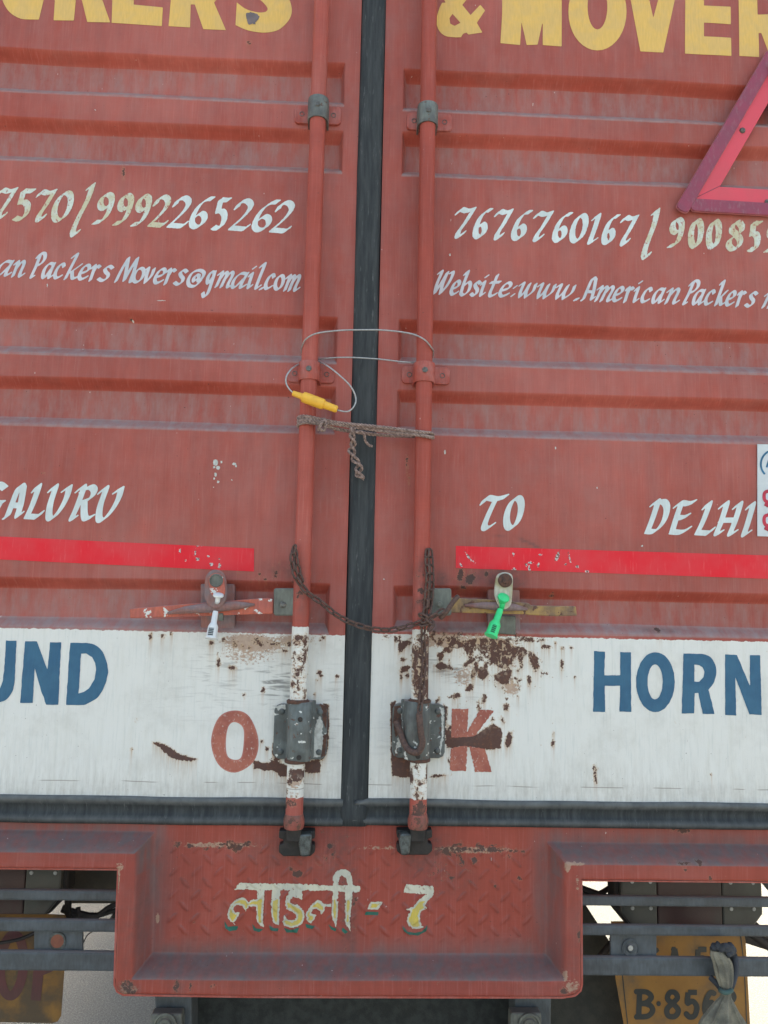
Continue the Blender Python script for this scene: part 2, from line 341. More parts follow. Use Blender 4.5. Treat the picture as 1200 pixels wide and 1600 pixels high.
class Field:
    def __init__(s, x0, z0, x1, z1, h=.0007):
        s.h = h; s.x = np.arange(x0, x1, h); s.z = np.arange(z0, z1, h); s.X, s.Z = np.meshgrid(s.x, s.z); s.f = np.full(s.X.shape, 1.0)
    def win(s, poly, m):
        a = np.array(poly); i0 = np.searchsorted(s.x, a[:,0].min()-m); i1 = np.searchsorted(s.x, a[:,0].max()+m)
        j0 = np.searchsorted(s.z, a[:,1].min()-m); j1 = np.searchsorted(s.z, a[:,1].max()+m); return slice(j0, j1), slice(i0, i1)
    def add(s, poly, r=0, m=.006):
        w_ = s.win(poly, m)
        if s.X[w_].size: s.f[w_] = np.minimum(s.f[w_], poly_sdf(s.X[w_], s.Z[w_], poly)-r)
    def sub(s, poly, m=.006):
        w_ = s.win(poly, m)
        if s.X[w_].size: s.f[w_] = np.maximum(s.f[w_], -poly_sdf(s.X[w_], s.Z[w_], poly))
    def rough(s, amp, sc):
        J, I = np.nonzero(np.abs(s.f) < .004)
        for j, i in zip(J, I): s.f[j, i] += amp*mnoise.noise(Vector((s.x[i]*sc, s.z[j]*sc, 3.1)))
    def mesh(s, depth, f=None):
        f = s.f if f is None else f; cells = (f < 0); c = cells[:-1, :-1] | cells[1:, :-1] | cells[:-1, 1:] | cells[1:, 1:]
        vid = {}; V = []; Fc = []; h = s.h
        def vert(k, x, z):
            i = vid.get(k)
            if i is None: i = vid[k] = len(V); V.append((x, depth(x, z) if callable(depth) else depth, z))
            return i
        for j, i in zip(*np.nonzero(c)):
            q = ((j, i), (j, i+1), (j+1, i+1), (j+1, i)); loop = []
            for a in range(4):
                p0 = q[a]; p1 = q[(a+1) % 4]; f0 = f[p0]; f1 = f[p1]
                if f0 < 0: loop.append(vert(p0, s.x[p0[1]], s.z[p0[0]]))
                if (f0 < 0) != (f1 < 0):
                    t = min(max(f0/(f0-f1), .02), .98); A, B = (p0, p1)
                    x = s.x[A[1]]+(s.x[B[1]]-s.x[A[1]])*t; z = s.z[A[0]]+(s.z[B[0]]-s.z[A[0]])*t
                    loop.append(vert((min(A, B), max(A, B)), x, z))
            if len(loop) > 2: Fc.append(tuple(loop))
        me = bpy.data.meshes.new('letters'); me.from_pydata(V, [], Fc); me.update(); return me
def px_field(x0, y0, x1, y1, depth, h=.0007):
    c = [P(a, b, depth) for a in (x0, x1) for b in (y0, y1)]
    return Field(min(p[0] for p in c), min(p[2] for p in c), max(p[0] for p in c), max(p[2] for p in c), h)
def XZ(px, py, depth=0.0): p = P(px, py, depth); return (p[0], p[2])
def dens(pts, n=5): return [(v.x, v.y) for v in crom([(a, b, 0) for a, b in pts], n)]
def ell(cx, cy, rx, ry, n=36, rot=0):
    c, s_ = math.cos(rot), math.sin(rot); return [(cx+rx*math.cos(t)*c-ry*math.sin(t)*s_, cy+rx*math.cos(t)*s_+ry*math.sin(t)*c) for t in (2*math.pi*i/n for i in range(n))]
def smooth_poly(pts, n=4): return [(v.x, v.y) for v in crom([(a, b, 0) for a, b in pts], n, True)]

G = {
'2': [[(.06,.70),(.12,.86),(.28,.93),(.42,.82),(.41,.64),(.28,.40),(.05,.10)],[(.05,.09),(.22,.085),(.42,.08),(.50,.17)]],
'6': [[(.50,.93),(.36,.91),(.17,.72),(.07,.42),(.08,.18),(.20,.07),(.35,.13),(.42,.30),(.36,.45),(.24,.48),(.13,.36)]],
'9': [[(.38,.62),(.28,.50),(.14,.53),(.07,.68),(.13,.86),(.27,.93),(.41,.84),(.44,.62),(.38,.32),(.24,.12),(.03,.07)]],
'5': [[(.14,.92),(.32,.915),(.50,.93)],[(.14,.92),(.10,.56)],[(.10,.56),(.27,.58),(.41,.46),(.42,.26),(.31,.10),(.15,.06),(.02,.09)]],
'7': [[(.03,.80),(.12,.92),(.30,.88),(.50,.95)],[(.50,.95),(.34,.52),(.20,.22),(.20,.07),(.28,.08),(.36,.19)]],
'0': [[(.25+.17*math.cos(a), .5+.42*math.sin(a)) for a in [i*math.pi/8 for i in range(17)]]],
'1': [[(.06,.82),(.18,.94),(.15,.5),(.10,.12),(.14,.07),(.26,.16)]],
'8': [[(.40,.80),(.28,.93),(.14,.84),(.12,.66),(.28,.52),(.41,.34),(.36,.12),(.20,.06),(.08,.18),(.10,.36),(.26,.50),(.40,.64),(.41,.80)]],
'/': [[(.34,1.08),(.46,1.20)],[(.46,1.20),(.40,.75),(.22,.2),(.13,-.15),(.14,-.30),(.20,-.34),(.30,-.22)]],
'A': [[(.02,.05),(.10,.10),(.22,.50),(.34,.85),(.46,.93),(.54,.84)],[(.54,.86),(.54,.4),(.50,.10),(.62,.16)],[(.18,.38),(.50,.38)]],
'L': [[(.12,.80),(.24,.93),(.16,.45),(.05,.09)],[(.05,.09),(.30,.085),(.40,.09),(.50,.20)]],
'U': [[(.03,.82),(.15,.93),(.11,.45),(.16,.10),(.28,.07),(.44,.32),(.54,.65),(.55,.93)],[(.42,.84),(.54,.93)]],
'R': [[(.04,.84),(.17,.94),(.12,.4),(.06,.08),(.14,.10)],[(.15,.84),(.36,.95),(.48,.84),(.42,.64),(.16,.50)],[(.28,.53),(.36,.2),(.44,.08),(.58,.14)]],
'T': [[(.02,.78),(.10,.92),(.35,.89),(.60,.96)],[(.34,.88),(.24,.45),(.20,.14),(.28,.07),(.42,.17)]],
'O': [[(.27+.19*math.cos(a), .5+.42*math.sin(a)) for a in [i*math.pi/8 for i in range(17)]]],
'D': [[(.03,.84),(.16,.94),(.12,.5),(.05,.10)],[(.10,.90),(.34,.93),(.48,.74),(.46,.38),(.28,.10),(.04,.08)]],
'E': [[(.18,.90),(.12,.5),(.08,.12)],[(.04,.82),(.16,.92),(.38,.90),(.56,.96)],[(.12,.50),(.30,.50),(.46,.57)],[(.07,.09),(.36,.085),(.57,.20)]],
'H': [[(.02,.84),(.15,.94),(.11,.4),(.06,.09),(.18,.13)],[(.42,.84),(.54,.94),(.50,.4),(.45,.09),(.58,.15)],[(.10,.46),(.50,.48)]],
'I': [[(.04,.84),(.17,.94),(.12,.4),(.08,.08),(.22,.15)]],
'G': [[(.52,.84),(.32,.94),(.14,.72),(.08,.35),(.20,.08),(.42,.14),(.50,.40)],[(.30,.42),(.56,.44)]],
'P': [[(.12,.78),(.24,.94),(.40,.93),(.44,.74),(.34,.56),(.22,.50)],[(.22,.86),(.15,.45),(.05,.06),(.14,.08)]],
'M': [[(.03,.05),(.10,.5),(.20,.94)],[(.20,.94),(.25,.5),(.28,.10)],[(.28,.10),(.36,.5),(.48,.95)],[(.48,.95),(.50,.5),(.48,.08),(.58,.13)]],
'W': [[(.04,.86),(.13,.94),(.08,.45),(.09,.08)],[(.09,.08),(.20,.45),(.32,.92)],[(.32,.92),(.27,.45),(.28,.08)],[(.28,.08),(.42,.38),(.50,.72),(.50,.93),(.42,.90)]],
'a': [[(.38,.57),(.22,.58),(.09,.38),(.08,.12),(.17,.06),(.34,.40)],[(.40,.60),(.33,.22),(.34,.06),(.45,.15)]],
'b': [[(.06,.86),(.16,.98),(.10,.5),(.08,.12)],[(.08,.12),(.18,.05),(.34,.20),(.37,.46),(.27,.57),(.12,.40)]],
'c': [[(.34,.50),(.28,.60),(.15,.52),(.06,.25),(.13,.06),(.32,.15)]],
'e': [[(.10,.28),(.30,.38),(.34,.52),(.26,.60),(.13,.50),(.06,.22),(.15,.06),(.34,.16)]],
'g': [[(.36,.57),(.22,.58),(.10,.40),(.11,.20),(.20,.16),(.34,.40)],[(.39,.60),(.33,.20),(.24,-.22),(.08,-.36),(-.02,-.22)]],
'i': [[(.04,.50),(.15,.60),(.10,.22),(.11,.06),(.23,.15)],[(.17,.80),(.23,.84)]],
'k': [[(.06,.86),(.17,.98),(.11,.5),(.05,.05)],[(.10,.26),(.24,.42),(.38,.60)],[(.18,.34),(.26,.08),(.40,.15)]],
'l': [[(.06,.86),(.18,.98),(.12,.4),(.10,.06),(.22,.15)]],
'm': [[(.03,.50),(.13,.60),(.10,.3),(.06,.04)],[(.10,.3),(.23,.58),(.31,.54),(.27,.3),(.23,.04)],[(.27,.3),(.42,.60),(.51,.52),(.44,.16),(.47,.05),(.58,.14)]],
'n': [[(.03,.50),(.13,.60),(.10,.3),(.06,.04)],[(.10,.3),(.27,.60),(.37,.53),(.31,.16),(.34,.05),(.45,.14)]],
'o': [[(.2+.12*math.cos(a), .32+.26*math.sin(a)) for a in [i*math.pi/8 for i in range(17)]]],
'r': [[(.03,.50),(.13,.60),(.10,.3),(.06,.04)],[(.10,.32),(.23,.58),(.35,.54)]],
's': [[(.36,.53),(.25,.60),(.14,.50),(.19,.38),(.29,.28),(.28,.14),(.16,.05),(.03,.12)]],
't': [[(.16,.88),(.12,.45),(.09,.15),(.15,.05),(.29,.15)],[(.02,.58),(.30,.61)]],
'v': [[(.02,.52),(.11,.60),(.11,.3),(.13,.06)],[(.13,.06),(.28,.32),(.31,.58)]],
'w': [[(.02,.52),(.11,.60),(.09,.25),(.12,.06)],[(.12,.06),(.23,.3),(.29,.58)],[(.29,.58),(.26,.25),(.29,.06)],[(.29,.06),(.45,.30),(.47,.58)]],
'@': [[(.52,.22),(.36,.02),(.14,.04),(.05,.25),(.14,.52),(.38,.62),(.58,.52),(.54,.30),(.44,.22),(.42,.40)],[(.42,.42),(.32,.44),(.24,.32),(.28,.20),(.38,.30)]],
'.': [[(.03,.04),(.09,.08)]], ':': [[(.03,.10),(.09,.14)],[(.07,.42),(.13,.46)]],
}
def write(field, chars, base, height, nib, shear=.30, ang=38, depth=0.0, thin=.018, scale_y=None):
    """chars: (glyph, x0, x1) in photo px; base(x)->baseline px; broad-nib strokes united in the field"""
    nx, ny = math.cos(math.radians(ang))*nib/2, math.sin(math.radians(ang))*nib/2
    for ch, x0, x1 in chars:
        st = [[(v.x+shear*v.y, v.y) for v in crom([(a, b, 0) for a, b in s_], 6)] for s_ in G[ch]]
        X = [p[0] for s_ in st for p in s_]; lo, hi = min(X), max(X); W_ = max((x1-x0)/height-2*nx, .02)
        pad = 0
        def mp(x, y):
            px = x0+(nx+x)*height; return XZ(px, base(px)-y*height, depth)
        st = [[((x-lo)/(hi-lo)*W_, y) for x, y in s_] for s_ in st]
        for s_ in st:
            for a, b in zip(s_, s_[1:]):
                q = [(a[0]-nx, a[1]-ny), (a[0]+nx, a[1]+ny), (b[0]+nx, b[1]+ny), (b[0]-nx, b[1]-ny)]
                q = [mp(*p) for p in q]
                c = np.mean(q, 0); q = sorted(q, key=lambda p: math.atan2(p[1]-c[1], p[0]-c[0])) if True else q
                field.add(q, thin*height*MM)
def fat(field, path, wpx, depth, n=8, r=0.0, closed=False):
    p = [(v.x, v.y) for v in crom([(a, b, 0) for a, b in path], n, closed)]
    if closed: p.append(p[0])
    for i, (a, b) in enumerate(zip(p, p[1:])):
        dx, dy = b[0]-a[0], b[1]-a[1]; L = math.hypot(dx, dy) or 1; ox, oy = -dy/L*wpx/2, dx/L*wpx/2
        field.add([XZ(*q, depth) for q in ((a[0]+ox, a[1]+oy), (b[0]+ox, b[1]+oy), (b[0]-ox, b[1]-oy), (a[0]-ox, a[1]-oy))], r)
        if i: field.add([XZ(*q, depth) for q in ell(a[0], a[1], wpx/2, wpx/2, 10)], r)
def polys(field, ps, T, depth=0.0, sub=False, sm=False):
    for p in ps:
        p = [T(*q) for q in p]
        if sm: p = smooth_poly(p)
        (field.sub if sub else field.add)([XZ(*q, depth) for q in p])

# ------------------------------------------------------------------ stain fields shared by sheet meshes
def blob(px, py, rx, ry, rot=0): c = P(px, py); return (c[0], c[2], rx*MM, ry*MM, math.radians(rot))
def blip(px, py, rx, ry, rot=0): c = P(px, py, -.042); return (c[0], c[2], rx*MM*.97, ry*MM*.97, math.radians(rot))
def chip_field(X, Z, blobs):
    out = np.full(X.shape, -6.0)
    for (cx, cz, rx, rz, ro) in blobs:
        m = max(rx, rz)+.008; w_ = (np.abs(X-cx) < m) & (np.abs(Z-cz) < m)
        if not w_.any(): continue
        dx, dz = X[w_]-cx, Z[w_]-cz; u = (dx*math.cos(ro)+dz*math.sin(ro))/rx; v = (-dx*math.sin(ro)+dz*math.cos(ro))/rz
        out[w_] = np.maximum(out[w_], (1-np.sqrt(u*u+v*v))*min(rx, rz)*1000)
    return out
def chip_polys(X, Z, base, polygons):
    for p in polygons:
        q = [XZ(*a) for a in p]; a = np.array(q); w_ = (X > a[:, 0].min()-.008) & (X < a[:, 0].max()+.008) & (Z > a[:, 1].min()-.008) & (Z < a[:, 1].max()+.008)
        if w_.any(): base[w_] = np.maximum(base[w_], np.clip(-poly_sdf(X[w_], Z[w_], q)*1000*1.3, -6, 6))
    return base
def gauss_field(X, Z, blobs):      # (..., amp)
    out = np.zeros(X.shape)
    for (cx, cz, rx, rz, ro), amp in blobs:
        dx, dz = X-cx, Z-cz; u = (dx*math.cos(ro)+dz*math.sin(ro))/rx; v = (-dx*math.sin(ro)+dz*math.cos(ro))/rz
        out = np.maximum(out, amp*np.exp(-(u*u+v*v)**1.5))
    return out
def set_attr(me, name, arr):
    a = me.attributes.new(name, 'FLOAT', 'POINT'); a.data.foreach_set('value', np.asarray(arr, dtype=np.float32).ravel())
def grid_mesh(xs, zs, Y, keep=None):
    nx, nz = len(xs), len(zs); X, Z = np.meshgrid(xs, zs); co = np.stack([X, Y, Z], -1).reshape(-1, 3)
    j, i = np.meshgrid(np.arange(nz-1), np.arange(nx-1), indexing='ij')
    if keep is not None: k = keep[:-1, :-1] & keep[1:, :-1] & keep[:-1, 1:] & keep[1:, 1:]; j, i = j[k], i[k]
    j, i = j.ravel(), i.ravel(); a = j*nx+i; q = np.stack([a, a+1, a+nx+1, a+nx], -1)
    me = bpy.data.meshes.new('grid'); me.vertices.add(len(co)); me.vertices.foreach_set('co', co.ravel())
    me.loops.add(q.size); me.loops.foreach_set('vertex_index', q.ravel()); me.polygons.add(len(q))
    me.polygons.foreach_set('loop_start', np.arange(0, q.size, 4)); me.polygons.foreach_set('loop_total', np.full(len(q), 4)); me.update(); me.validate()
    return me, X, Z
def lines(segs):
    out = []
    for a, b, h in segs: n = max(1, int(round((b-a)/h))); out += list(np.linspace(a, b, n, endpoint=False))
    out.append(segs[-1][1]); return np.array(out)
def vnoise(X, Z, sc, seed=0.0, sx=1.0):
    # cheap smooth value noise
    g = np.random.default_rng(int(seed*100)+5).random((64, 64)); u = (X*sc*sx) % 64; v = (Z*sc) % 64
    i0, j0 = np.floor(u).astype(int), np.floor(v).astype(int); fu, fv = u-i0, v-j0; fu = fu*fu*(3-2*fu); fv = fv*fv*(3-2*fv); i0 %= 64; j0 %= 64; i1, j1 = (i0+1) % 64, (j0+1) % 64
    return (g[j0, i0]*(1-fu)+g[j0, i1]*fu)*(1-fv)+(g[j1, i0]*(1-fu)+g[j1, i1]*fu)*fv

# ================================================================== THE TRUCK
XC = PX(558, 1240); HALF = 1.22; XL, XR = XC-HALF, XC+HALF; ZTOP = 3.85
truck = thing('truck', (XC, 3.0, 0), 'red cargo truck seen from behind, shut double doors with painted lettering and white lower band', 'truck')

zavg = lambda pts, y=0: sum(PZ(a, b, y) for a, b in pts)/len(pts)
recL = [(zavg([(0,75),(480,95)]), zavg([(0,139),(480,165)])), (zavg([(0,180),(480,202)]), zavg([(0,246),(480,270)])),
        (zavg([(0,476),(475,495)]), zavg([(0,549),(430,566)])), (zavg([(0,583),(430,604)]), zavg([(0,660),(430,677)])),
        (zavg([(0,897),(240,906),(430,912)]), zavg([(0,979),(539,991)]))]
recR = [(zavg([(682,110),(1157,131)]), zavg([(680,173),(1120,195)])), (zavg([(682,204),(1100,228)]), zavg([(682,275),(1060,292)])),
        (zavg([(680,501),(1200,516)]), zavg([(700,569),(1200,585)])), (zavg([(700,609),(1200,626)]), zavg([(700,679),(1200,694)])),
        (zavg([(740,917),(960,923)]), zavg([(620,985),(1200,996)]))]
pitch1 = recL[0][0]-recL[1][0]
for R_ in (recL, recR):      # the pressing repeats further up, above the picture
    a, b = R_[0]; hh = a-b; z = a+.33
    while z < ZTOP-.15: R_ += [(z+hh, z), (z+hh-pitch1, z-pitch1)]; z += .33+pitch1
GL, GR = PX(538, 1040), PX(580, 1040)        # gasket edges
ZB = (PZ(300, 1247), PZ(900, 1253))          # bottom of the door skins
xeL, xeR = PX(525, 600), PX(621, 600)

chipsL = [blob(*a) for a in [(331,1004,4,5),(341,1036,2.2,9,4),(363,1043,6,3,-8),(367,1008,3,4),(379,1011,2,3),(411,1079,2.5,3.5),(498,1050,3,2.5),(502,1057,2,2),(495,1063,1.6,1.6),
  (526,1058,2,1.5),(492,1084,1.7,1.7),(350,999,3,3),(236,994,2.3,4.5),
  (206,1171,2,2),(255,993,3,1.6),(268,991,2,2),(505,996,4,2.4),(382,1086,1.2,2),(445,1017,6,2),(430,1006,8,2.2,6),(452,1008,7,3),(390,1012,3,2),(350,1134,1.3,1.3),(193,269,2,9,5),(203,495,1.2,1.6),(389,67,4,3),(426,885,2,2),(432,893,2,2),(405,897,2,2),(415,905,2,2),(437,880,1.6,1.6),(372,890,2,1.5),(417,1170,2,2),(409,1158,2,1.6)]]
chipsR = [blob(*a) for a in [(627,1012,6,9,-15),(637,1005,5,4),(629,1031,4,3),(633,1045,9,4,30),(637,1054,2,4),(627,1060,2,3),(618,999,2,3),(625,996,2,3),
  (733,1035,9,4,35),(742,1048,5,13,-12),(754,1052,9,10),(758,1042,3,8),(734,1075,5,6,-30),(834,1033,7,15,20),(827,1064,3.5,5.5),
  (756,1094,3,7,-14),(712,1088,7,3.4,16),(791,1104,4.5,5),(853,1011,6,3.3),(879,1013,2,1.4),(892,1012,2,2),(878,1040,2.6,5),(868,1004,1.3,1.3),(864,1147,2,3.5),(864,1163,2,4.2),(930,1210,2.4,11,5),
  (795,1155,5,11,-20),(785,1125,2,6.5,12),(770,1125,2,3),(898,1058,1.3,1.3),(809,1089,1.4,1.4),(795,1050,5,8),
  (700,1015,7,5),(735,1018,4,10),(826,1000,8,4),(815,1040,2.4,4),(703,1137,4,4),(701,1147,5,6),(688,1212,11,2,5),
  (698,1135,2.5,3),(716,1102,1.3,1.3),(712,1120,2,2),(808,1048,2,2),(806,1060,1.7,2),(800,1066,2,5),(683,1096,1.5,6,-30),(663,1212,2.5,9),(748,1105,1.2,8),(1112,1210,1.2,1.2),(636,727,1.2,9,3),(639,750,1,6,-8),(848,1000,3,2),(720,898,5,8,-20),(735,905,6,9,-15),(722,918,6,4),(694,926,8,4),(865,930,3,3),(760,898,3,4),(1030,985,4,3)]]
polyL = [[(395,1187),(410,1191),(432,1190),(452,1197),(452,1215),(436,1212),(425,1204),(396,1201)], [(476,1190),(500,1185),(500,1205),(487,1210),(476,1207)], [(237,1159),(255,1162),(268,1169),(277,1177),(290,1181),(309,1186),(300,1190),(280,1189),(266,1183),(255,1173)],
  [(505,1100),(514,1101),(514,1150),(509,1183),(500,1190),(504,1150)], [(428,1150),(424,1175),(430,1188),(440,1190),(432,1176)]]
polyR = [[(697,1149),(712,1147),(728,1150),(742,1148),(755,1140),(766,1132),(771,1131),(783,1138),(784,1158),(782,1171),(766,1171),(740,1168),(712,1168),(697,1170)], [(611,1180),(626,1181),(641,1184),(641,1215),(613,1213)],
  [(755,998),(795,998),(800,1010),(818,1011),(823,1020),(813,1041),(808,1022),(800,1037),(790,1046),(778,1043),(768,1031),(761,1012)], [(769,1056),(785,1047),(797,1050),(795,1069),(782,1069)],
  [(700,996),(715,1002),(762,996),(756,1008),(737,1010),(731,1024),(725,1012),(706,1014),(697,1004)], [(683,1020),(694,1018),(690,1034),(700,1041),(702,1028),(707,1045),(690,1047),(674,1040),(686,1037)], [(610,1098),(618,1096),(618,1180),(611,1182)], [(693,1100),(699,1106),(697,1150),(690,1184),(694,1150)]]
rustL = [(blob(452,1003,34,10), .50), (blob(400,1005,55,14), .40), (blob(470,1030,18,50), .28), (blob(445,1195,60,14), .42), (blob(340,920,26,60), .22), (blob(440,900,60,18), .33),(blob(480,1000,30,8),.45)]
rustR = [(blob(770,1015,72,34), .60), (blob(700,1000,60,16), .66), (blob(790,1060,34,38), .46), (blob(640,1010,22,44), .30), (blob(705,1140,14,60), .42), (blob(830,1040,30,50), .28), (blob(740,905,34,22), .34), (blob(790,900,60,26), .20),(blob(650,1000,60,10),.45),(blob(810,1000,60,6),.55)]
tanL = [(blob(395,1005,50,16,-3), 1.0), (blob(385,1022,52,20,-3), .56), (blob(455,1000,32,9), .8)]
tanR = [(blob(690,1000,55,14), .85), (blob(785,1020,40,34), .62), (blob(750,1000,60,12), .7), (blob(725,1057,24,20), .6), (blob(735,1110,60,30),.28), (blob(800,1075,14,14),.8)]
smearL = [(blob(430,1055,34,38), .95), (blob(350,1050,50,55), .42), (blob(290,1100,60,30), .22), (blob(440,1085,34,26), .8), (blob(520,1120,20,80), .35), (blob(360,1003,20,10), .5)]
smearR = [(blob(690,1042,45,12,-14), .9), (blob(720,1050,34,20,-14), .6), (blob(640,1150,60,40), .25), (blob(730,1080,30,20), .3)]
grimeL = [(blob(300,1235,500,14), .14), (blob(525,1150,12,90), .14), (blob(470,960,40,60), .3), (blob(340,945,34,62), .5), (blob(445,890,40,16), .45), (blob(470,975,60,10), .35), (blob(505,975,22,16), .35), (blob(352,740,16,30), .12)]
grimeR = [(blob(600,1150,14,90), .12), (blob(900,1235,500,14), .14), (blob(788,915,36,50), .75), (blob(740,905,30,12,25), .62), (blob(690,905,14,14), .7), (blob(700,985,60,7), .5), (blob(655,930,20,80), .35), (blob(1030,985,30,5), .6), (blob(690,1045,40,9,-14), .4), (blob(826,848,20,3,-22), .8), (blob(780,836,12,1.6), .7)]

def door(side):
    L = side == 'L'; rec = recL if L else recR; zb = ZB[0 if L else 1]
    x0, x1 = (XL+.05, GL) if L else (GR, XR-.05); vis = .72
    xe = xeL if L else xeR
    xs = lines([(x0, -vis, .05), (-vis, xe-.012, .0022), (xe-.012, xe+.004, .0014), (xe+.004, x1, .0022)]) if L else lines([(x0, xe-.004, .0022), (xe-.004, xe+.012, .0014), (xe+.012, vis, .0022), (vis, x1, .05)])
    zw = PZ(600, 985)
    ev = sorted([r[0] for r in rec]+[r[1] for r in rec]); segs = []; z = zb; ztop_vis = PZ(600, 0)+.15
    cuts = sorted(set([zb, zw+.03, ztop_vis, ZTOP]+[e-.021 for e in ev]+[e+.021 for e in ev])); cuts = [c for c in cuts if zb <= c <= ZTOP]
    for a, b in zip(cuts, cuts[1:]):
        m = (a+b)/2; near = any(abs(m-e) < .021 for e in ev)
        h = .0022 if m < zw+.03 else (.0016 if near else .0042) if m < ztop_vis else (.006 if near else .03)
        segs.append((a, b, h))
    zs = lines(segs); X, Z = np.meshgrid(xs, zs); D = np.zeros(X.shape)
    for ri, (top, bot) in enumerate(rec):
        top = top+(vnoise(X, Z*0+ri, 6, 20+ri)-.5)*.0035; bot = bot+(vnoise(X, Z*0+ri, 7, 40+ri)-.5)*.003
        dz = np.minimum(top-Z, Z-bot)/.0172; dx = ((xe-X) if L else (X-xe))/.0075; dx2 = ((X-(XL+.12)) if L else ((XR-.12)-X))/.0075
        t = np.clip(np.minimum(np.minimum(dz, dx), dx2), 0, 1); t = .55*t+.45*(t*t*(3-2*t)); D = np.maximum(D, t)
    wav = (vnoise(X, Z, 7, 1)-.5)*.0024+(vnoise(X, Z, 23, 2)-.5)*.0009
    if L:
        d1 = P(118, 495); wav += .006*np.exp(-(((X-d1[0])/.028)**2+((Z-d1[2])/.016)**2)); d2 = P(112, 525); wav += .003*np.exp(-(((X-d2[0])/.012)**2+((Z-d2[2])/.03)**2))
    else:
        d1 = P(905, 520); wav += .002*np.exp(-(((X-d1[0])/.05)**2+((Z-d1[2])/.012)**2))
    Y = D*.019+wav
    me, X, Z = grid_mesh(xs, zs, Y)
    # white band: top edge line slightly askew
    p0, p1 = (P(0, 981), P(539, 993)) if L else (P(582, 990), P(1200, 1003))
    zl = p0[2]+(X-p0[0])*(p1[2]-p0[2])/(p1[0]-p0[0]); set_attr(me, 'white', np.clip((zl-Z)*1000, -8, 8)); set_attr(me, 'recess', D)
    set_attr(me, 'chip', chip_polys(X, Z, chip_field(X, Z, chipsL if L else chipsR), polyL if L else polyR)); set_attr(me, 'rust', gauss_field(X, Z, rustL if L else rustR)); set_attr(me, 'tan', gauss_field(X, Z, tanL if L else tanR))
    ck = chip_polys(X, Z, chip_field(X, Z, chipsL if L else chipsR), polyL if L else polyR); dr = np.zeros(X.shape)
    for j in range(len(zs)-2, -1, -1): dr[j] = np.maximum((ck[j] > -.5)*1.0, dr[j+1]*math.exp(-(zs[j+1]-zs[j])/.013))
    set_attr(me, 'drip', dr)
    set_attr(me, 'smear', gauss_field(X, Z, smearL if L else smearR)); set_attr(me, 'grime', gauss_field(X, Z, grimeL if L else grimeR))
    # dust that has settled along the lower lip of every recess
    du = np.zeros(X.shape)
    for top, bot in rec: du = np.maximum(du, .9*np.exp(-((Z-bot+.0005)/.0022)**2)*(((X < xe) if L else (X > xe))))
    set_attr(me, 'dusty', du)
    o = link('cargo_door', me, 'sheet', truck)
    o['label'] = 'left red door leaf' if L else 'right red door leaf'
    return o, Surf(xs, zs, Y)
(doorL, sfL), (doorR, sfR) = door('L'), door('R')
onL = lambda x, z: sfL(x, z)-.0005
onR = lambda x, z: sfR(x, z)-.0005

def body_frame():
    mb = MB()
    mb.box((XL, .03, ZB[0]-.02), (XR, 7.2, ZTOP+.08)); mb.build('cargo_body', 'red', truck)
    mb = MB(); mb.box((XL-.005, -.01, 1.0), (XL+.048, .028, ZTOP+.08)); mb.build('corner_post', 'red', truck, bevel=.004)
    mb = MB(); mb.box((XR-.048, -.01, 1.0), (XR+.005, .028, ZTOP+.08)); mb.build('corner_post', 'red', truck, bevel=.004)
    mb = MB(); mb.box((XL+.05, -.01, ZTOP+.003), (XR-.05, .028, ZTOP+.08)); mb.build('door_header', 'red', truck, bevel=.004)
body_frame()

# ---- rubber gaskets
def gaskets():
    mb = MB(); z0, z1 = PZ(557, 1290), ZTOP; xs = [GL-.001, GL+.001, GL+.0035, GL+.008, GR-.008, GR-.0035, GR-.001, GR+.001]; ys = [.012, -.001, -.0045, -.006, -.006, -.0045, -.001, .012]
    n = 200; v = []; f = []
    for j in range(n+1):
        z = z0+(z1-z0)*(j/n)**1.0
        for k, (x, y) in enumerate(zip(xs, ys)): v.append((x+.0012*math.sin(z*5)+.0006*mnoise.noise(Vector((z*30, k > 3, 0))), y+.0008*mnoise.noise(Vector((x*60, z*12, 1))), z))
    m = len(xs)
    for j in range(n):
        for k in range(m-1): f.append((j*m+k, j*m+k+1, (j+1)*m+k+1, (j+1)*m+k))
    f.append(tuple(range(m-1, -1, -1)))
    mb.add(v, f); o = mb.build('door_gasket', 'rubber', truck, smooth=True)
    for x0, x1, za, zb_ in ((XL+.05, GL+.004, PZ(280, 1245), PZ(280, 1287)), (GR-.030, XR-.05, PZ(900, 1252), PZ(900, 1292))):
        h = za-zb_; prof = [(.012, zb_-.002), (-.002, zb_-.001), (-.006, zb_+.004), (-.0065, zb_+.008), (-.001, zb_+h*.32), (.001, zb_+h*.5), (-.002, zb_+h*.68), (-.0075, zb_+h*.84), (-.0085, zb_+h*.93), (-.005, za), (.012, za+.002)]
        n = 160; v = []; f = []; m = len(prof); du = []
        for j in range(n+1):
            for k, (y, z) in enumerate(prof):
                x = x0+(x1-x0)*j/n+(max(0, (z-zb_))*.72 if (j == 0 and x0 > XC-.05) else 0)
                v.append((x, y+.0016*mnoise.noise(Vector((x*9, k*.3, 4)))*(1 < k < m-1), z+.0015*mnoise.noise(Vector((x*6, 7, k > 5))))); du.append(1.0 if k in (7, 8, 9) else .5 if k in (2, 3) else 0.0)
        for j in range(n):
            for k in range(m-1): f.append((j*m+k, j*m+k+1, (j+1)*m+k+1, (j+1)*m+k))
        me = MB().add(v, f).mesh(); set_attr(me, 'dusty', du); link('door_gasket', me, 'rubber', truck)
gaskets()

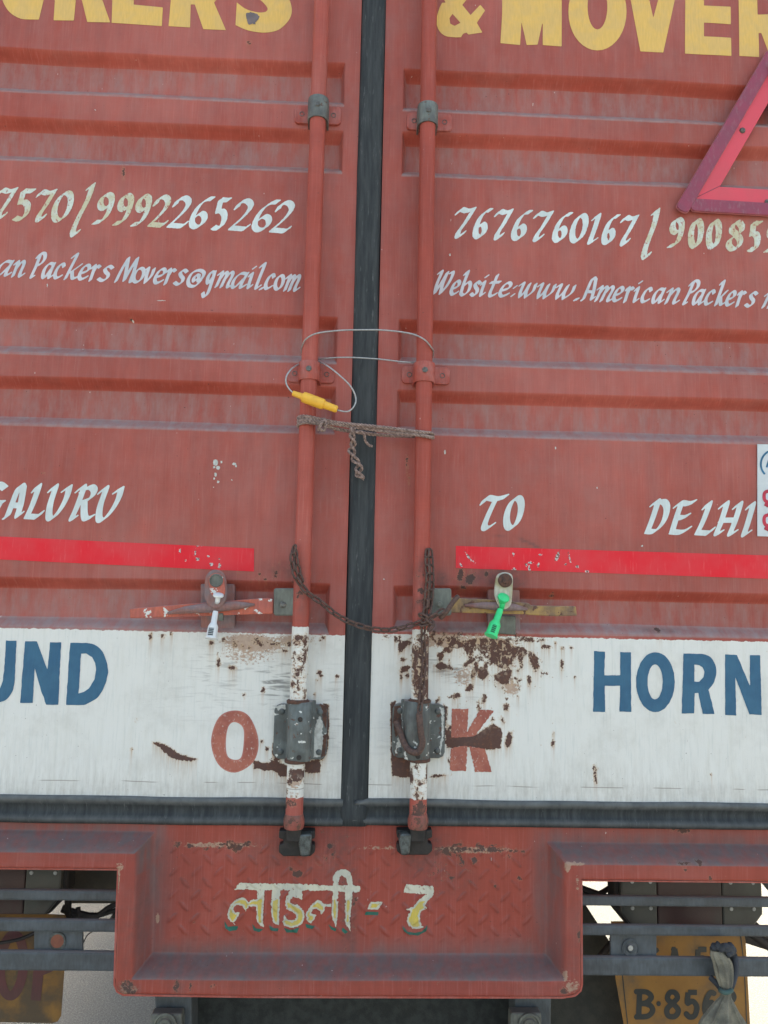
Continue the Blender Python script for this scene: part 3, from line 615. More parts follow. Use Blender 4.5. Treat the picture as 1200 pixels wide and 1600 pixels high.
# ---- lettering
Lb = lambda x: 344.5+.046*x
f = px_field(-12, 255, 272, 385, 0); write(f, [('7',-6,28),('5',20,56),('7',56,89),('0',81,115),('/',110,149),('9',144,179),('9',176,209),('9',204,237),('2',231,267)], Lb, 52, .195, shear=.25); f.rough(.0005, 260)
link('painted_phone_number', f.mesh(onL), 'Lcream', doorL, False)
f = px_field(255, 280, 472, 385, 0); write(f, [('2',261,299),('6',296,336),('5',330,362),('2',357,396),('6',394,438),('2',421,460)], Lb, 52, .195, shear=.25); f.rough(.0005, 260)
link('painted_phone_number', f.mesh(onL), 'Lwhite', doorL, False)
Eb = lambda x: 432.5+.0515*x
f = px_field(-6, 370, 475, 485, 0)
write(f, [('a',-6,22),('n',18,40),('P',47,73),('a',65,87),('c',84,102),('k',100,129),('e',122,142),('r',139,158),('s',152,178),('M',179,217),('o',207,227),('v',225,243),('e',240,260),('r',256,276),('s',271,294),('@',292,321),
  ('g',315,338),('m',336,366),('a',361,389),('i',386,401),('l',398,416),('.',405,413),('c',413,430),('o',428,445),('m',443,470)], Eb, 42, .125, shear=.26, thin=.022)
link('painted_email_address', f.mesh(onL), 'Lmauve', doorL, False)
f = px_field(-10, 745, 200, 825, 0); write(f, [('G',-32,12),('A',4,41),('L',38,69),('U',72,113),('R',108,152),('U',150,194)], lambda x: 810.5+.033*x, 57, .20, shear=.24)
link('painted_city_name', f.mesh(onL), 'Lwhite', doorL, False)
Rb = lambda x: 372.5+.0475*(x-720)
f = px_field(705, 305, 1002, 395, 0); write(f, [('7',711,744),('6',739,770),('7',772,802),('6',799,832),('7',833,865),('6',863,895),('0',890,919),('1',918,939),('6',940,969),('7',969,998)], Rb, 49, .20, shear=.24); f.rough(.0005, 260)
link('painted_phone_number', f.mesh(onR), 'Lwhite', doorR, False)
f = px_field(1000, 305, 1240, 415, 0); write(f, [('/',1002,1031),('9',1042,1069),('0',1075,1099),('0',1103,1127),('8',1134,1163),('5',1167,1191),('9',1193,1222)], Rb, 49, .21, shear=.12); f.rough(.0006, 260)
link('painted_phone_number', f.mesh(onR), 'Lcream', doorR, False)
Wb = lambda x: 461.5+.0395*(x-680)
f = px_field(672, 405, 1240, 500, 0)
write(f, [('W',677,710),('e',703,720),('b',718,737),('s',734,752),('i',749,764),('t',763,783),('e',779,800),(':',798,808),('w',810,839),('w',839,869),('w',868,900),('.',896,905),('A',907,933),('m',929,960),('e',957,975),('r',974,991),
  ('i',989,1004),('c',1001,1019),('a',1018,1040),('n',1038,1062),('P',1066,1093),('a',1081,1102),('c',1100,1117),('k',1116,1137),('e',1133,1150),('r',1149,1166),('s',1163,1184),('m',1190,1222)], Wb, 40, .13, shear=.24, thin=.022)
link('painted_website', f.mesh(onR), 'Lmauve', doorR, False)
f = px_field(745, 765, 825, 840, 0); write(f, [('T',750,795),('O',787,819)], lambda x: 829.5, 56, .20, shear=.22); link('painted_city_name', f.mesh(onR), 'Lwhite', doorR, False)
f = px_field(1000, 770, 1184, 850, 0); write(f, [('D',1007,1046),('E',1045,1088),('L',1085,1117),('H',1115,1160),('I',1158,1180)], lambda x: 834.5+.033*(x-1007), 55, .20, shear=.22)
link('painted_city_name', f.mesh(onR), 'Lwhite', doorR, False)
# big yellow name, cut by the top of the picture
T5 = lambda x, y: (x/5, y/5); T5b = lambda x, y: (240+x/5, y/5)
f = px_field(-10, -110, 465, 60, 0, .0012)
polys(f, [[(345,-20),(303,152)]+dens([(230,152),(160,145),(90,108),(45,55),(15,-20),(3,-150),(30,-300),(130,-400)])+[(330,-400),(340,-270),(230,-270),(170,-180),(180,-60),(240,-10)],
  [(430,-400),(590,-400),(592,0),(577,160),(418,158),(428,0)], [(600,-180),(640,0),(682,173),(862,177),(800,0),(735,-190),(860,-400),(690,-400),(590,-220)],
  [(890,-400),(1280,-390),(1280,-280),(1050,-290),(1050,-180),(1240,-170),(1240,-60),(1048,-70),(1045,38),(1273,60),(1265,206),(873,180)]], T5)
polys(f, [[(135,0),(117,205),(285,215),(290,35),(322,35),(388,228),(565,235),(472,20)]+dens([(535,-50),(570,-150),(555,-290),(480,-385)])+[(150,-400)]], T5b)
polys(f, [[(300,-280),(400,-280),(420,-180),(390,-100),(297,-90)]], T5b, sub=True)
polys(f, [dens([(640,197),(740,240),(870,258),(980,235),(1058,160),(1080,80),(1050,-20),(960,-120),(870,-200),(850,-260)])+[(950,-250),(1050,-210),(1060,-370)]+dens([(900,-410),(740,-390),(660,-290),(660,-170),(720,-80),(830,0),(888,62),(882,92),(850,101),(800,97),(720,72),(650,20)])], T5b)
link('painted_company_name', f.mesh(onL), 'Lyellow', doorL, False)
f = px_field(380, 10, 412, 50, 0); polys(f, [[(722,105),(760,100),(805,110),(832,135),(815,160),(795,180),(808,212),(785,190),(740,195),(728,150)]], T5b); f.rough(.0016, 300); link('paint_smudge', f.mesh(lambda x, z: onL(x, z)-.0006), 'smudge', doorL, False)
TR = lambda x, y: (680+x/4.615, y/4.615); TR2 = lambda x, y: (940+x/4.615, y/4.615)
f = px_field(678, -70, 1240, 95, 0, .0012)
polys(f, [smooth_poly([(75,20),(20,90),(12,180),(50,245),(115,267),(200,245)],3)[:16]+[(225,235),(240,250),(340,235),(300,165),(360,75),(325,35),(255,108),(195,35),(225,0),(235,-100),(180,-160),(100,-160),(50,-90),(55,-20)]], TR)
polys(f, [[(125,100),(182,165),(140,187),(108,170),(103,130)], [(120,-90),(160,-95),(165,-50),(130,-20)]], TR, sub=True)
polys(f, [[(485,-240),(483,100),(470,312),(612,325),(622,160),(660,325),(738,322),(776,150),(775,325),(912,335),(912,-240),(760,-240),(700,-60),(650,-240)]], TR)
polys(f, [ell(933.5, 18, 45.5, 61)], lambda x, y: (x, y)); polys(f, [ell(933.5, 10, 15.5, 36)], lambda x, y: (x, y), sub=True)
polys(f, [[(172,-200),(312,-200),(345,0),(373,128),(408,0),(440,-200),(570,-200),(528,0),(445,378),(280,370)],
  [(605,-190),(930,-180),(930,-75),(738,-80),(738,40),(930,50),(930,178),(738,163),(738,262),(932,275),(935,405),(602,385)],
  [(985,-190),(1250,-190),(1340,-100),(1340,60),(1270,190),(1370,420),(1215,412),(1150,240),(1130,240),(1135,412),(992,405)]], TR2)
polys(f, [[(1120,-70),(1200,-70),(1215,20),(1200,105),(1123,108)]], TR2, sub=True)
link('painted_company_name', f.mesh(onR), 'Lyellow', doorR, False)
# blue lettering on the white band
TH = lambda x, y: (910+x/4.138, 1000+y/4.138)
f = px_field(920, 1010, 1196, 1125, 0)
polys(f, [[(75,72),(145,75),(140,228),(243,228),(243,77),(312,80),(315,465),(238,464),(243,295),(143,295),(146,465),(67,462)], ell(471,272,125,194,40),
  [(652,87)]+dens([(770,90),(800,96),(835,118),(860,165),(866,215),(850,275),(815,322)])+[(855,480),(778,477),(748,343),(725,343),(723,475),(642,475)],
  [(922,93),(1000,97),(1083,298),(1083,97),(1150,99),(1158,485),(1078,480),(988,240),(993,487),(922,485)]], TH)
polys(f, [ell(469,270,49,113,30), [(723,160),(755,162),(775,175),(788,205),(782,240),(755,270),(723,268)]], TH, sub=True); f.rough(.0006, 120)
link('painted_word', f.mesh(onR), 'Lblue', doorR, False)
TU = lambda x, y: (x/6.667, 990+y/6.667)
f = px_field(-50, 995, 175, 1108, 0)
polys(f, [[(172,75)]+dens([(155,480),(140,570),(105,640),(50,695),(-60,735)])+[(-60,735),(-180,720),(-260,640),(-290,480),(-275,65),(-165,68),(-180,480),(-150,590),(-80,620),(-10,590),(30,490),(50,300),(62,70)],
  [(262,78),(385,80),(497,385),(522,90),(638,92),(608,743),(480,740),(420,570),(362,350),(340,722),(208,722)],
  [(732,95)]+dens([(900,98),(965,108),(1020,135),(1070,190),(1105,270),(1127,370),(1115,470),(1080,570),(1010,670),(900,735),(850,745)])+[(688,743)]], TU)
polys(f, [[(845,208),(900,210),(960,245),(990,300),(1002,380),(985,480),(925,575),(870,608),(820,620)]], TU, sub=True); f.rough(.0006, 120)
link('painted_word', f.mesh(onL), 'Lblue', doorL, False)
f = px_field(325, 1105, 410, 1212, 0); I_ = lambda x, y: (x, y); polys(f, [smooth_poly([(367,1110),(390,1120),(404,1157),(396,1190),(367,1207),(341,1194),(330,1158),(342,1121)], 5)], I_); polys(f, [smooth_poly([(367,1128),(380,1137),(381,1160),(377,1183),(366,1187),(355,1180),(353,1157),(357,1135)], 5)], I_, sub=True)
g = np.maximum(f.f+.0016, -1); ring = np.maximum(f.f, -(f.f+.0015)); f.f = f.f
link('painted_letter', f.mesh(onL, g), 'Lred', doorL, False); link('painted_letter', f.mesh(onL, ring), 'Lred2', doorL, False)
TK = lambda x, y: (640+x/5.4545, 1080+y/5.4545)
f = px_field(695, 1100, 775, 1212, 0); polys(f, [[(362,150),(500,152),(490,345),(600,155),(720,165),(545,395),(640,480),(700,688),(560,688),(515,500),(495,445),(480,680),(343,680)]], TK)
polys(f, [smooth_poly([(310,385),(360,395),(480,390),(560,375),(640,300),(705,285),(775,325),(782,420),(768,496),(650,492),(560,480),(480,465),(380,480),(315,490)], 3)], TK, sub=True); f.rough(.0014, 240)
link('painted_letter', f.mesh(onR), 'Lred', doorR, False)

M['flake'] = plain('flaking_white_paint', (.62, .64, .61, 1), (.42, .43, .40, 1), .6, 0, 120)
for par_, on_, bl in ((doorL, onL, [(337,723,4,5),(341,731,3,3),(335,730,2,2),(366,725,3,2),(369,728,1.5,2),(337,742,2,3),(341,753,2,2),(335,748,1,2),(362,750,1,1),(334,762,1,1),(346,722,1.5,2),(204,497,1.3,2),(74,446,.8,3),(252,470,7,.6),(149,172,1,1)]),
                     (doorR, onR, [(695,707,1.2,4),(703,398,1,2),(933,762,1,1.6),(1003,853,1.6,1.4),(600,905,1,1),(868,700,1,2)])):
    for k_, (a, b, c, d) in enumerate(bl):
        f = px_field(a-9, b-9, a+9, b+9, 0, .00045); f.add([XZ(*q) for q in ell(a, b, c, d, 12)]); f.rough(.0012, 700)
        if (f.f < 0).any(): link('paint_nick', f.mesh(on_), 'flake', par_, False)
# ---- reflective tapes
def tape_strip(parent, c, chips, ends):
    (xa, ya0, ya1), (xb, yb0, yb1) = c; a0, a1, b0, b1 = P(xa, ya0), P(xa, ya1), P(xb, yb0), P(xb, yb1)
    nx = int((b0[0]-a0[0])/.0018); nz = 22; v = []; ch = []
    co = np.zeros((nz+1, nx+1, 3))
    for j in range(nz+1):
        for i in range(nx+1):
            t = i/nx; s_ = j/nz; p = (a1*(1-s_)+a0*s_)*(1-t)+(b1*(1-s_)+b0*s_)*t; co[j, i] = p
    sf_ = sfL if parent is doorL else sfR
    for j in range(nz+1):
        for i in range(nx+1): co[j, i, 1] = sf_(co[j, i, 0], co[j, i, 2])-.0007
    fs = [(j*(nx+1)+i, j*(nx+1)+i+1, (j+1)*(nx+1)+i+1, (j+1)*(nx+1)+i) for j in range(nz) for i in range(nx)]
    me = MB().add(co.reshape(-1, 3), fs).mesh(); set_attr(me, 'chip', chip_field(co[..., 0].ravel(), co[..., 2].ravel(), [blob(*q) for q in chips])); link('reflective_tape', me, 'tape', parent)
tape_strip(doorL, ((-90, 834, 870), (397, 857, 893)), [(308,853,2,2),(315,852,3,1),(305,864,1.5,4),(309,874,3,2.5),(281,861,2,3),(326,869,2,2),(330,882,3,3),(343,873,2,1.5),(343,884,2,4),(290,876,1.5,1.5)], None)
tape_strip(doorR, ((712, 853, 887.5), (1300, 871, 908)), [(732,870,1.6,8,35),(738,876,4,1.3,-35),(802,866,1.6,3),(844,867,3,1.3,20),(871,869,3,8,-20),(890,872,1.5,8,15),(829,879,4,2),(841,883,2,3.5),(803,890,3,3),(827,889,2,5),(822,882,2,3),(884,882,2,2),(902,885,3,2.4),(917,893,3,2),(720,883,2,3,30)], None)

# ---- lock rods
def rod_blobs(side): return
def lock_rod(parent, px_top, px_bot, white_rust, chips, rustd, tan_l, grime):
    chips = list(chips)+[(px_bot[0]-12+24*random.random(), 1244+8*random.random(), 2+2*random.random(), 1.5+2*random.random()) for _ in range(5)]
    yd = -.032; a, b = PV(*px_top, yd), PV(*px_bot, yd); d = (a-b)/(a.z-b.z); top = b+d*(ZTOP-.1-b.z); r = .0138; n = int((top.z-b.z)/.003); seg = 28
    v = []; fs = []
    zz = [b.z+(i*.003) for i in range(n)]
    for z in zz:
        c = b+d*(z-b.z)
        for k in range(seg): t = 2*math.pi*k/seg; rr = r*(1+.012*mnoise.noise(Vector((k*.7, z*40, 0)))); v.append((c.x+math.cos(t)*rr, c.y+math.sin(t)*rr, z))
    for i in range(n-1):
        for k in range(seg): fs.append((i*seg+k, i*seg+(k+1) % seg, (i+1)*seg+(k+1) % seg, (i+1)*seg+k))
    fs.append(tuple(range(seg-1, -1, -1))); fs.append(tuple((n-1)*seg+k for k in range(seg)))
    me = MB().add(v, fs).mesh(); A = np.array(v); X, Z = A[:, 0], A[:, 2]
    zw1, zw0 = PZ(600, 982, yd), PZ(600, 1246, yd); set_attr(me, 'white', np.clip(np.minimum(zw1-Z, Z-zw0)*1000, -8, 8))
    set_attr(me, 'recess', np.zeros(len(X))); set_attr(me, 'smear', np.zeros(len(X))); set_attr(me, 'dusty', np.zeros(len(X)))
    set_attr(me, 'chip', chip_field(X, Z, [blob(*q) for q in chips])); set_attr(me, 'rust', gauss_field(X, Z, [(blob(*q[:4]), q[4]) for q in rustd])); set_attr(me, 'tan', gauss_field(X, Z, [(blob(*q[:4]), q[4]) for q in tan_l])); set_attr(me, 'grime', gauss_field(X, Z, [(blob(*q[:4]), q[4]) for q in grime]))
    return link('lock_rod', me, 'rodpaint', parent, auto=50)
lock_rod(doorL, (503, 0), (459, 1292), .4, [(460+random.random()*22,990+random.random()*108,.8+1.7*random.random(),1+3*random.random()) for _ in range(34)]+[(463,1032,2.4,4),(466,1044,3,2),(463,1053,4,1.5),(459,1067,3,4),(463,1077,2,4),(478,1055,2,3),(479,1000,3,10),(480,1015,2,8),(474,1019,2,2),(461,1006,2,2),(478,1033,2,8),(472,1042,1.5,2),(470,995,6,4),(468,1203,13,9),(455,1213,5,4),(479,1205,3,10),(466,1235,2,3),(449,1229,3,5)],
  [(468,1010,16,30,.35),(476,1040,8,60,.42),(464,1095,20,10,.5),(464,1200,18,16,.62),(460,1280,20,30,.30),(470,925,20,30,.34)], [(468,1000,14,12,.6),(463,1215,14,10,.7),(468,1050,16,60,.42),(460,1235,16,20,.40)], [(470,905,10,30,.5),(475,925,8,50,.5),(458,1284,18,9,.45)])
lock_rod(doorR, (671, 0), (653, 1290), .8, [(648,1228,2.4,18),(652,1215,4,4),(657,1238,2,3),(640,1205,2,8),(665,1200,3,12),(667,1245,2,8),(650,1255,12,6),(645,1018,8,14),(655,1050,12,45),(664,1040,8,55),(650,1080,4,5)],
  [(656,1050,18,58,.92),(656,1000,16,14,.7),(660,935,16,40,.55),(652,1200,18,24,.3),(650,1262,16,14,.7),(655,1150,20,50,.5)], [(652,1040,14,60,.75),(655,1080,16,20,.5),(652,1225,16,30,.42)], [(655,900,10,25,.7),(650,945,12,20,.6),(651,1272,18,14,.5)])

def rodx(side, py, y=-.032):
    return (503-44*py/1292) if side == 'L' else (671-18*py/1290)
# ---- rod guides: saddle cap over the rod and a flange with two screws
def guide(parent, side, py, capm, flm, x0, x1, y0, y1, cy0, cy1):
    cx = rodx(side, (cy0+cy1)/2); c = PV(cx, (cy0+cy1)/2, -.045); z1, z0 = PZ(cx, cy0, -.045), PZ(cx, cy1, -.045); cxw = PX(cx, (cy0+cy1)/2, -.032)
    mb = MB(); n = 20; ro, ri = .0178, .0148; v = []
    for z, k in ((z0, 1), (z0+.002, 1.03), (z1-.002, 1.03), (z1, 1)):
        for i in range(n+1):
            t = math.pi+math.pi*i/n; v.append((cxw+math.cos(t)*ro*k, -.030+math.sin(t)*ro*k, z))
    m = n+1; fs = [(j*m+i, j*m+i+1, (j+1)*m+i+1, (j+1)*m+i) for j in range(3) for i in range(n)]
    base = len(v)
    for z in (z0, z1):
        for i in range(n+1): t = math.pi+math.pi*i/n; v.append((cxw+math.cos(t)*ri, -.030+math.sin(t)*ri, z))
    fs += [(i+1, i, base+i, base+i+1) for i in range(n)]+[(3*m+i, 3*m+i+1, base+m+i+1, base+m+i) for i in range(n)]
    mb.add(v, fs)
    for s_ in (-1, 1): mb.box((cxw+s_*ri, -.030, z0), (cxw+s_*(ro+.0002), -.004, z1))
    cap = mb.build('guide_cap', capm, parent, auto=40)
    bo = MB().lathe((cxw, -.046, (z0+z1)/2+.001), (0, -1, 0), [(0, .0052), (.0035, .0052), (.0042, .0042)], 6); bo.build('bolt', 'bolt', cap)
    X0, X1, Z1, Z0 = PX(x0, y0, -.004), PX(x1, y0, -.004), PZ(cx, y0, -.004), PZ(cx, y1, -.004); q = .006
    poly = [(X0+q, Z0), (X1-q, Z0), (X1-.002, Z0+.002), (X1, Z0+q), (X1, Z1-q), (X1-.002, Z1-.002), (X1-q, Z1), (X0+q, Z1), (X0+.002, Z1-.002), (X0, Z1-q), (X0, Z0+q), (X0+.002, Z0+.002)]
    fl = MB().prism(poly, -.0055, .004).build('guide_flange', flm, parent, bevel=.0012)
    for s_ in (X0+.013, X1-.013): MB().lathe((s_, -.0052, (Z0+Z1)/2), (0, -1, 0), [(0, .0046), (.001, .0046), (.0012, .0036), (-.0002, .0030), (-.0006, .0005)], 14).build('screw', 'bolt', fl)
guide(doorL, 'L', 165, 'greycap', 'red', 461, 533, 166, 194, 148, 182)
guide(doorR, 'R', 172, 'greycap', 'red', 636, 706, 177, 204, 158, 190)
guide(doorL, 'L', 577, 'red', 'red', 449, 523, 571, 598, 563, 592)
guide(doorR, 'R', 580, 'red', 'red', 628, 703, 573, 600, 564, 595)

# ---- lower bearing plates
def bearing(parent, side, x0, x1, y0, y1, c0, c1, mat):
    yd = -.006; cx = (c0+c1)/2; X0, X1, Z1, Z0 = PX(x0, 1140, yd), PX(x1, 1140, yd), PZ(cx, y0, yd), PZ(cx, y1, yd)
    q = .010; pl = []
    for (ax, az, sx, sz) in ((X0, Z0, 1, 1), (X1, Z0, -1, 1), (X1, Z1, -1, -1), (X0, Z1, 1, -1)):
        pts = [(ax, az+sz*q), (ax+sx*q*.3, az+sz*q*.3), (ax+sx*q, az)]; pl += pts if (sx*sz > 0) else pts[::-1]
    o = MB().prism(pl, -.0095, .002).build('bearing_plate', mat, parent, bevel=.0015)
    cw = PX(cx, 1140, -.05); hw = (c1-c0)/2*MM*.97; n = 18; v = []
    prof = [(-hw-.004, -.0093), (-hw, -.012)]+[(-hw*math.cos(math.pi*i/n), -.030-.020*math.sin(math.pi*i/n)**.6) for i in range(n+1)]+[(hw, -.012), (hw+.004, -.0093)]
    za, zb_ = PZ(cx, y1+3, -.04), PZ(cx, y0-3, -.04); m = len(prof)
    v = [(cw+x, y, z) for z in (za, za+.002, zb_-.002, zb_) for x, y in prof]
    v = [(x*1 if 0 < (i//m) < 3 else cw+(x-cw)*.97, y if 0 < (i//m) < 3 else y+.001*(y < -.02), z) for i, (x, y, z) in enumerate(v)]
    fs = [(j*m+i, j*m+i+1, (j+1)*m+i+1, (j+1)*m+i) for j in range(3) for i in range(m-1)]; fs += [tuple(range(m-1, -1, -1)), tuple(3*m+i for i in range(m))]
    MB().add(v, fs).build('bearing_housing', mat, parent, auto=35)
    for ax in (X0+.012, X1-.012):
        for az in (Z0+.012, Z1-.012): MB().lathe((ax, -.009, az), (0, -1, 0), [(0, .0052), (.0015, .0050), (.0026, .0034), (.0029, .001)], 12).build('rivet', mat, o, smooth=True)
    for zz in (za+.22*(zb_-za)*.35, zb_-.28*(zb_-za)): MB().lathe((cw+.001, -.0505, zz), (0, -1, 0), [(-.004, .0040), (.0006, .0040), (.0007, .0036)], 12).build('grease_hole', 'black', o)
    for py in (y0-3, y1+4):
        z = PZ(cx, py, -.04); xx = PX(rodx(side, py), py, -.032); MB().lathe((xx, -.032, z-.0035), (0, 0, 1), [(0, .0155), (.0012, .0182), (.005, .0185), (.007, .0158)], 28).build('rod_collar', 'rust', parent, auto=50)
bearing(doorL, 'L', 428, 511, 1100, 1186, 449, 486, 'bearing')
bearing(doorR, 'R', 613, 695, 1099, 1184, 633, 672, 'bearing2')
# torn paint and scale flaps round the plates, patched rust under them
def thin_sheet(parent, pts, mat, y=-.0052, rough=.0012):
    xs = [p[0] for p in pts]; ys = [p[1] for p in pts]; f = px_field(min(xs)-4, min(ys)-4, max(xs)+4, max(ys)+4, y, .0006); f.add([XZ(*p, y) for p in pts]); f.rough(rough, 260); link('paint_scale', f.mesh(y), mat, parent, False)
M['flake'] = plain('flaking_white_paint', (.62, .64, .61, 1), (.42, .43, .40, 1), .6, 0, 120)
thin_sheet(doorL, [(500,1100),(511,1103),(510,1140),(505,1128),(503,1112)], 'rust', -.0101); thin_sheet(doorL, [(490,1150),(494,1128),(500,1118),(505,1130),(503,1142),(507,1156),(500,1182),(487,1184),(489,1168)], 'flake', -.0099, .002)
thin_sheet(doorL, [(505,1150),(511,1146),(508,1180),(502,1184)], 'rust', -.0101); thin_sheet(doorL, [(430,1104),(446,1100),(447,1108),(437,1112)], 'flake', -.0099, .002)
thin_sheet(doorR, [(617,1106),(630,1103),(632,1118),(628,1160),(624,1176),(617,1178),(622,1150),(626,1125),(620,1120)], 'flake', -.0099, .002); thin_sheet(doorR, [(686,1102),(694,1110),(693,1150),(688,1180),(685,1176),(690,1150),(690,1118)], 'flake', -.0099, .002)
thin_sheet(doorR, [(616,1104),(626,1102),(628,1140),(618,1152),(614,1130)], 'rust', -.0101)
# ---- foot cams and keepers
def cam_foot(parent, side, x0, x1, y0, y1, lx0, lx1):
    cx = rodx(side, 1285); b = PV(cx, 1288, -.032)
    MB().lathe((b.x, -.032, PZ(cx, 1294, -.032)), (0, 0, 1), [(0, .0148), (.004, .0162), (.014, .0166), (.022, .0142)], 24).build('cam_foot', 'footred', parent, auto=50)
    yk = -.012; c = [XZ(a, b_, yk) for a, b_ in ((x0, y0), (x1, y0), (x1, y0+12), (x1-7, y0+14), (x1-7, y0+20), (x1, y0+22), (x1, y1-6), (x1-7, y1), (x0+7, y1), (x0, y1-6), (x0, y0+22), (x0+7, y0+20), (x0+7, y0+14), (x0, y0+12))]
    k = MB().prism(c, -.016, .004).build('cam_keeper', 'black', truck, bevel=.0018)
    c = [XZ(a, b_, -.03) for a, b_ in ((lx0+2, y0+6), (lx1-2, y0+5), (lx1, y0+9), (lx1-3, y1-4), (lx1-6, y1+1), (lx0+4, y1+1), (lx0, y0+18))]
    MB().prism(c, -.034, -.010).build('cam_lug', 'lug', k, bevel=.003)
    # neck between rod and keeper
    MB().box((b.x-.012, -.034, PZ(cx, 1316, -.03)), (b.x+.012, -.018, PZ(cx, 1290, -.03))).build('cam_neck', 'black', k, bevel=.003)
cam_foot(doorL, 'L', 436, 492, 1297, 1337, 466, 488)
cam_foot(doorR, 'R', 620, 675, 1296, 1335, 623, 643)

# ---- handles, catches
def rpoly(x0, y0, x1, y1, q, y, sk=0):
    pts = []
    for (ax, ay, sx, sy) in ((x0, y1, 1, -1), (x1, y1, -1, -1), (x1, y0, -1, 1), (x0, y0, 1, 1)):
        for k in range(4):
            t = math.pi/2*k/3
            if sx*sy < 0: ox, oy = q*(1-math.cos(t)), q*(1-math.sin(t))
            else: ox, oy = q*(1-math.sin(t)), q*(1-math.cos(t))
            pts.append((ax+sx*ox, ay+sy*oy+sk*(ax-x0)))
    return [XZ(*p, y) for p in pts]
def bar(pts_px, y, y2, name, mat, parent, bev=.0015): return MB().prism([XZ(*p, y) for p in pts_px], y, y2).build(name, mat, parent, bevel=bev)
# left
bar([(313,912),(367,912),(367,986),(313,986)], .004, .018, 'catch_plate', 'purple', doorL, .003)
hL = bar([(202,951),(300,943),(418,934),(427,936),(427,959),(330,962),(203,966)], -.030, -.024, 'door_handle', 'redchip', doorL, .0018)
MB().tube([PV(262, 958, -.032), PV(290, 953, -.034), PV(330, 949, -.036), PV(370, 946, -.034), PV(398, 945, -.031)], [.002, .0060, .0085, .0070, .002], 14).build('handle_rib', 'purple', hL, smooth=True)
MB().prism(rpoly(428, 919, 463, 962, 4, -.030), -.036, -.022).build('handle_hub', 'hub', doorL, bevel=.0025)
MB().lathe(P(442, 945, -.036), (0, -1, 0), [(0, .0055), (.002, .005), (.0035, .002)], 10).build('hub_bolt', 'bolt', doorL)
MB().box(P(463, 924, -.030), P(475, 955, -.022)).build('hub_arm', 'red', doorL, bevel=.002)
hp = [XZ(*q, -.042) for q in smooth_poly([(321,905),(326,895),(338,890),(350,896),(354,908),(355,925),(353,938),(346,948),(337,951),(328,947),(321,936),(320,920)], 3)]
haspL = MB().prism(hp, -.046, -.040).build('catch_hasp', 'purple', doorL, bevel=.0018)
hp = [XZ(*q, -.047) for q in smooth_poly([(326,905),(330,898),(338,895),(346,898),(350,906),(352,925),(346,933),(338,934),(330,928),(327,915)], 3)]
MB().prism(hp, -.0485, -.0455).build('hasp_cover', 'redchip', haspL, bevel=.001)
MB().lathe(P(338, 907, -.048), (0, -1, 0), [(0, .0110), (.002, .0110), (.003, .0095), (.0015, .0088)], 24).build('hasp_pivot', 'hub', haspL, auto=40)
MB().box(P(341, 958, -.032), P(350, 970, -.020)).build('catch_stud', 'hub', doorL, bevel=.0015)
MB().lathe(P(338, 907, -.040), (0, 1, 0), [(0, .008), (.05, .008)], 14).build('catch_pin', 'rust', doorL)
# right
bar([(762,905),(812,905),(814,990),(762,988)], .004, .018, 'catch_plate', 'purple', doorR, .003)
bar([(772,962),(806,962),(806,992),(772,990)], -.004, .004, 'catch_base', 'hub', doorR, .002)
hR = bar([(699,934),(760,936),(826,942),(830,946),(900,947),(902,962),(868,963),(828,961),(822,960),(699,957)], -.030, -.024, 'door_handle', 'yellowlever', doorR, .0018)
MB().tube([PV(726, 946, -.032), PV(755, 946, -.034), PV(785, 948, -.036), PV(805, 949, -.034), PV(824, 952, -.031)], [.002, .0055, .0075, .0055, .002], 14).build('handle_rib', 'purple', hR, smooth=True)
MB().prism(rpoly(672, 919, 705, 962, 4, -.030), -.036, -.022).build('handle_hub', 'hub', doorR, bevel=.0025)
MB().lathe(P(687, 944, -.036), (0, -1, 0), [(0, .0062), (.0015, .0062), (.0015, .0045), (.004, .004)], 12).build('hub_bolt', 'hub', doorR)
hp = [XZ(*q, -.042) for q in smooth_poly([(774,905),(778,897),(788,894),(798,897),(801,906),(800,930),(798,944),(793,950),(786,952),(779,947),(774,936),(772,925)], 3)]
haspR = MB().prism(hp, -.046, -.040).build('catch_hasp', 'cream', doorR, bevel=.0018)
MB().lathe(P(789, 907, -.046), (0, -1, 0), [(0, .0115), (.003, .0115), (.0042, .0100), (.0042, .0055), (.006, .0050)], 24).build('hasp_pivot', 'rust', haspR, auto=40)
MB().lathe(P(789, 907, -.040), (0, 1, 0), [(0, .008), (.05, .008)], 14).build('catch_pin', 'rust', doorR)

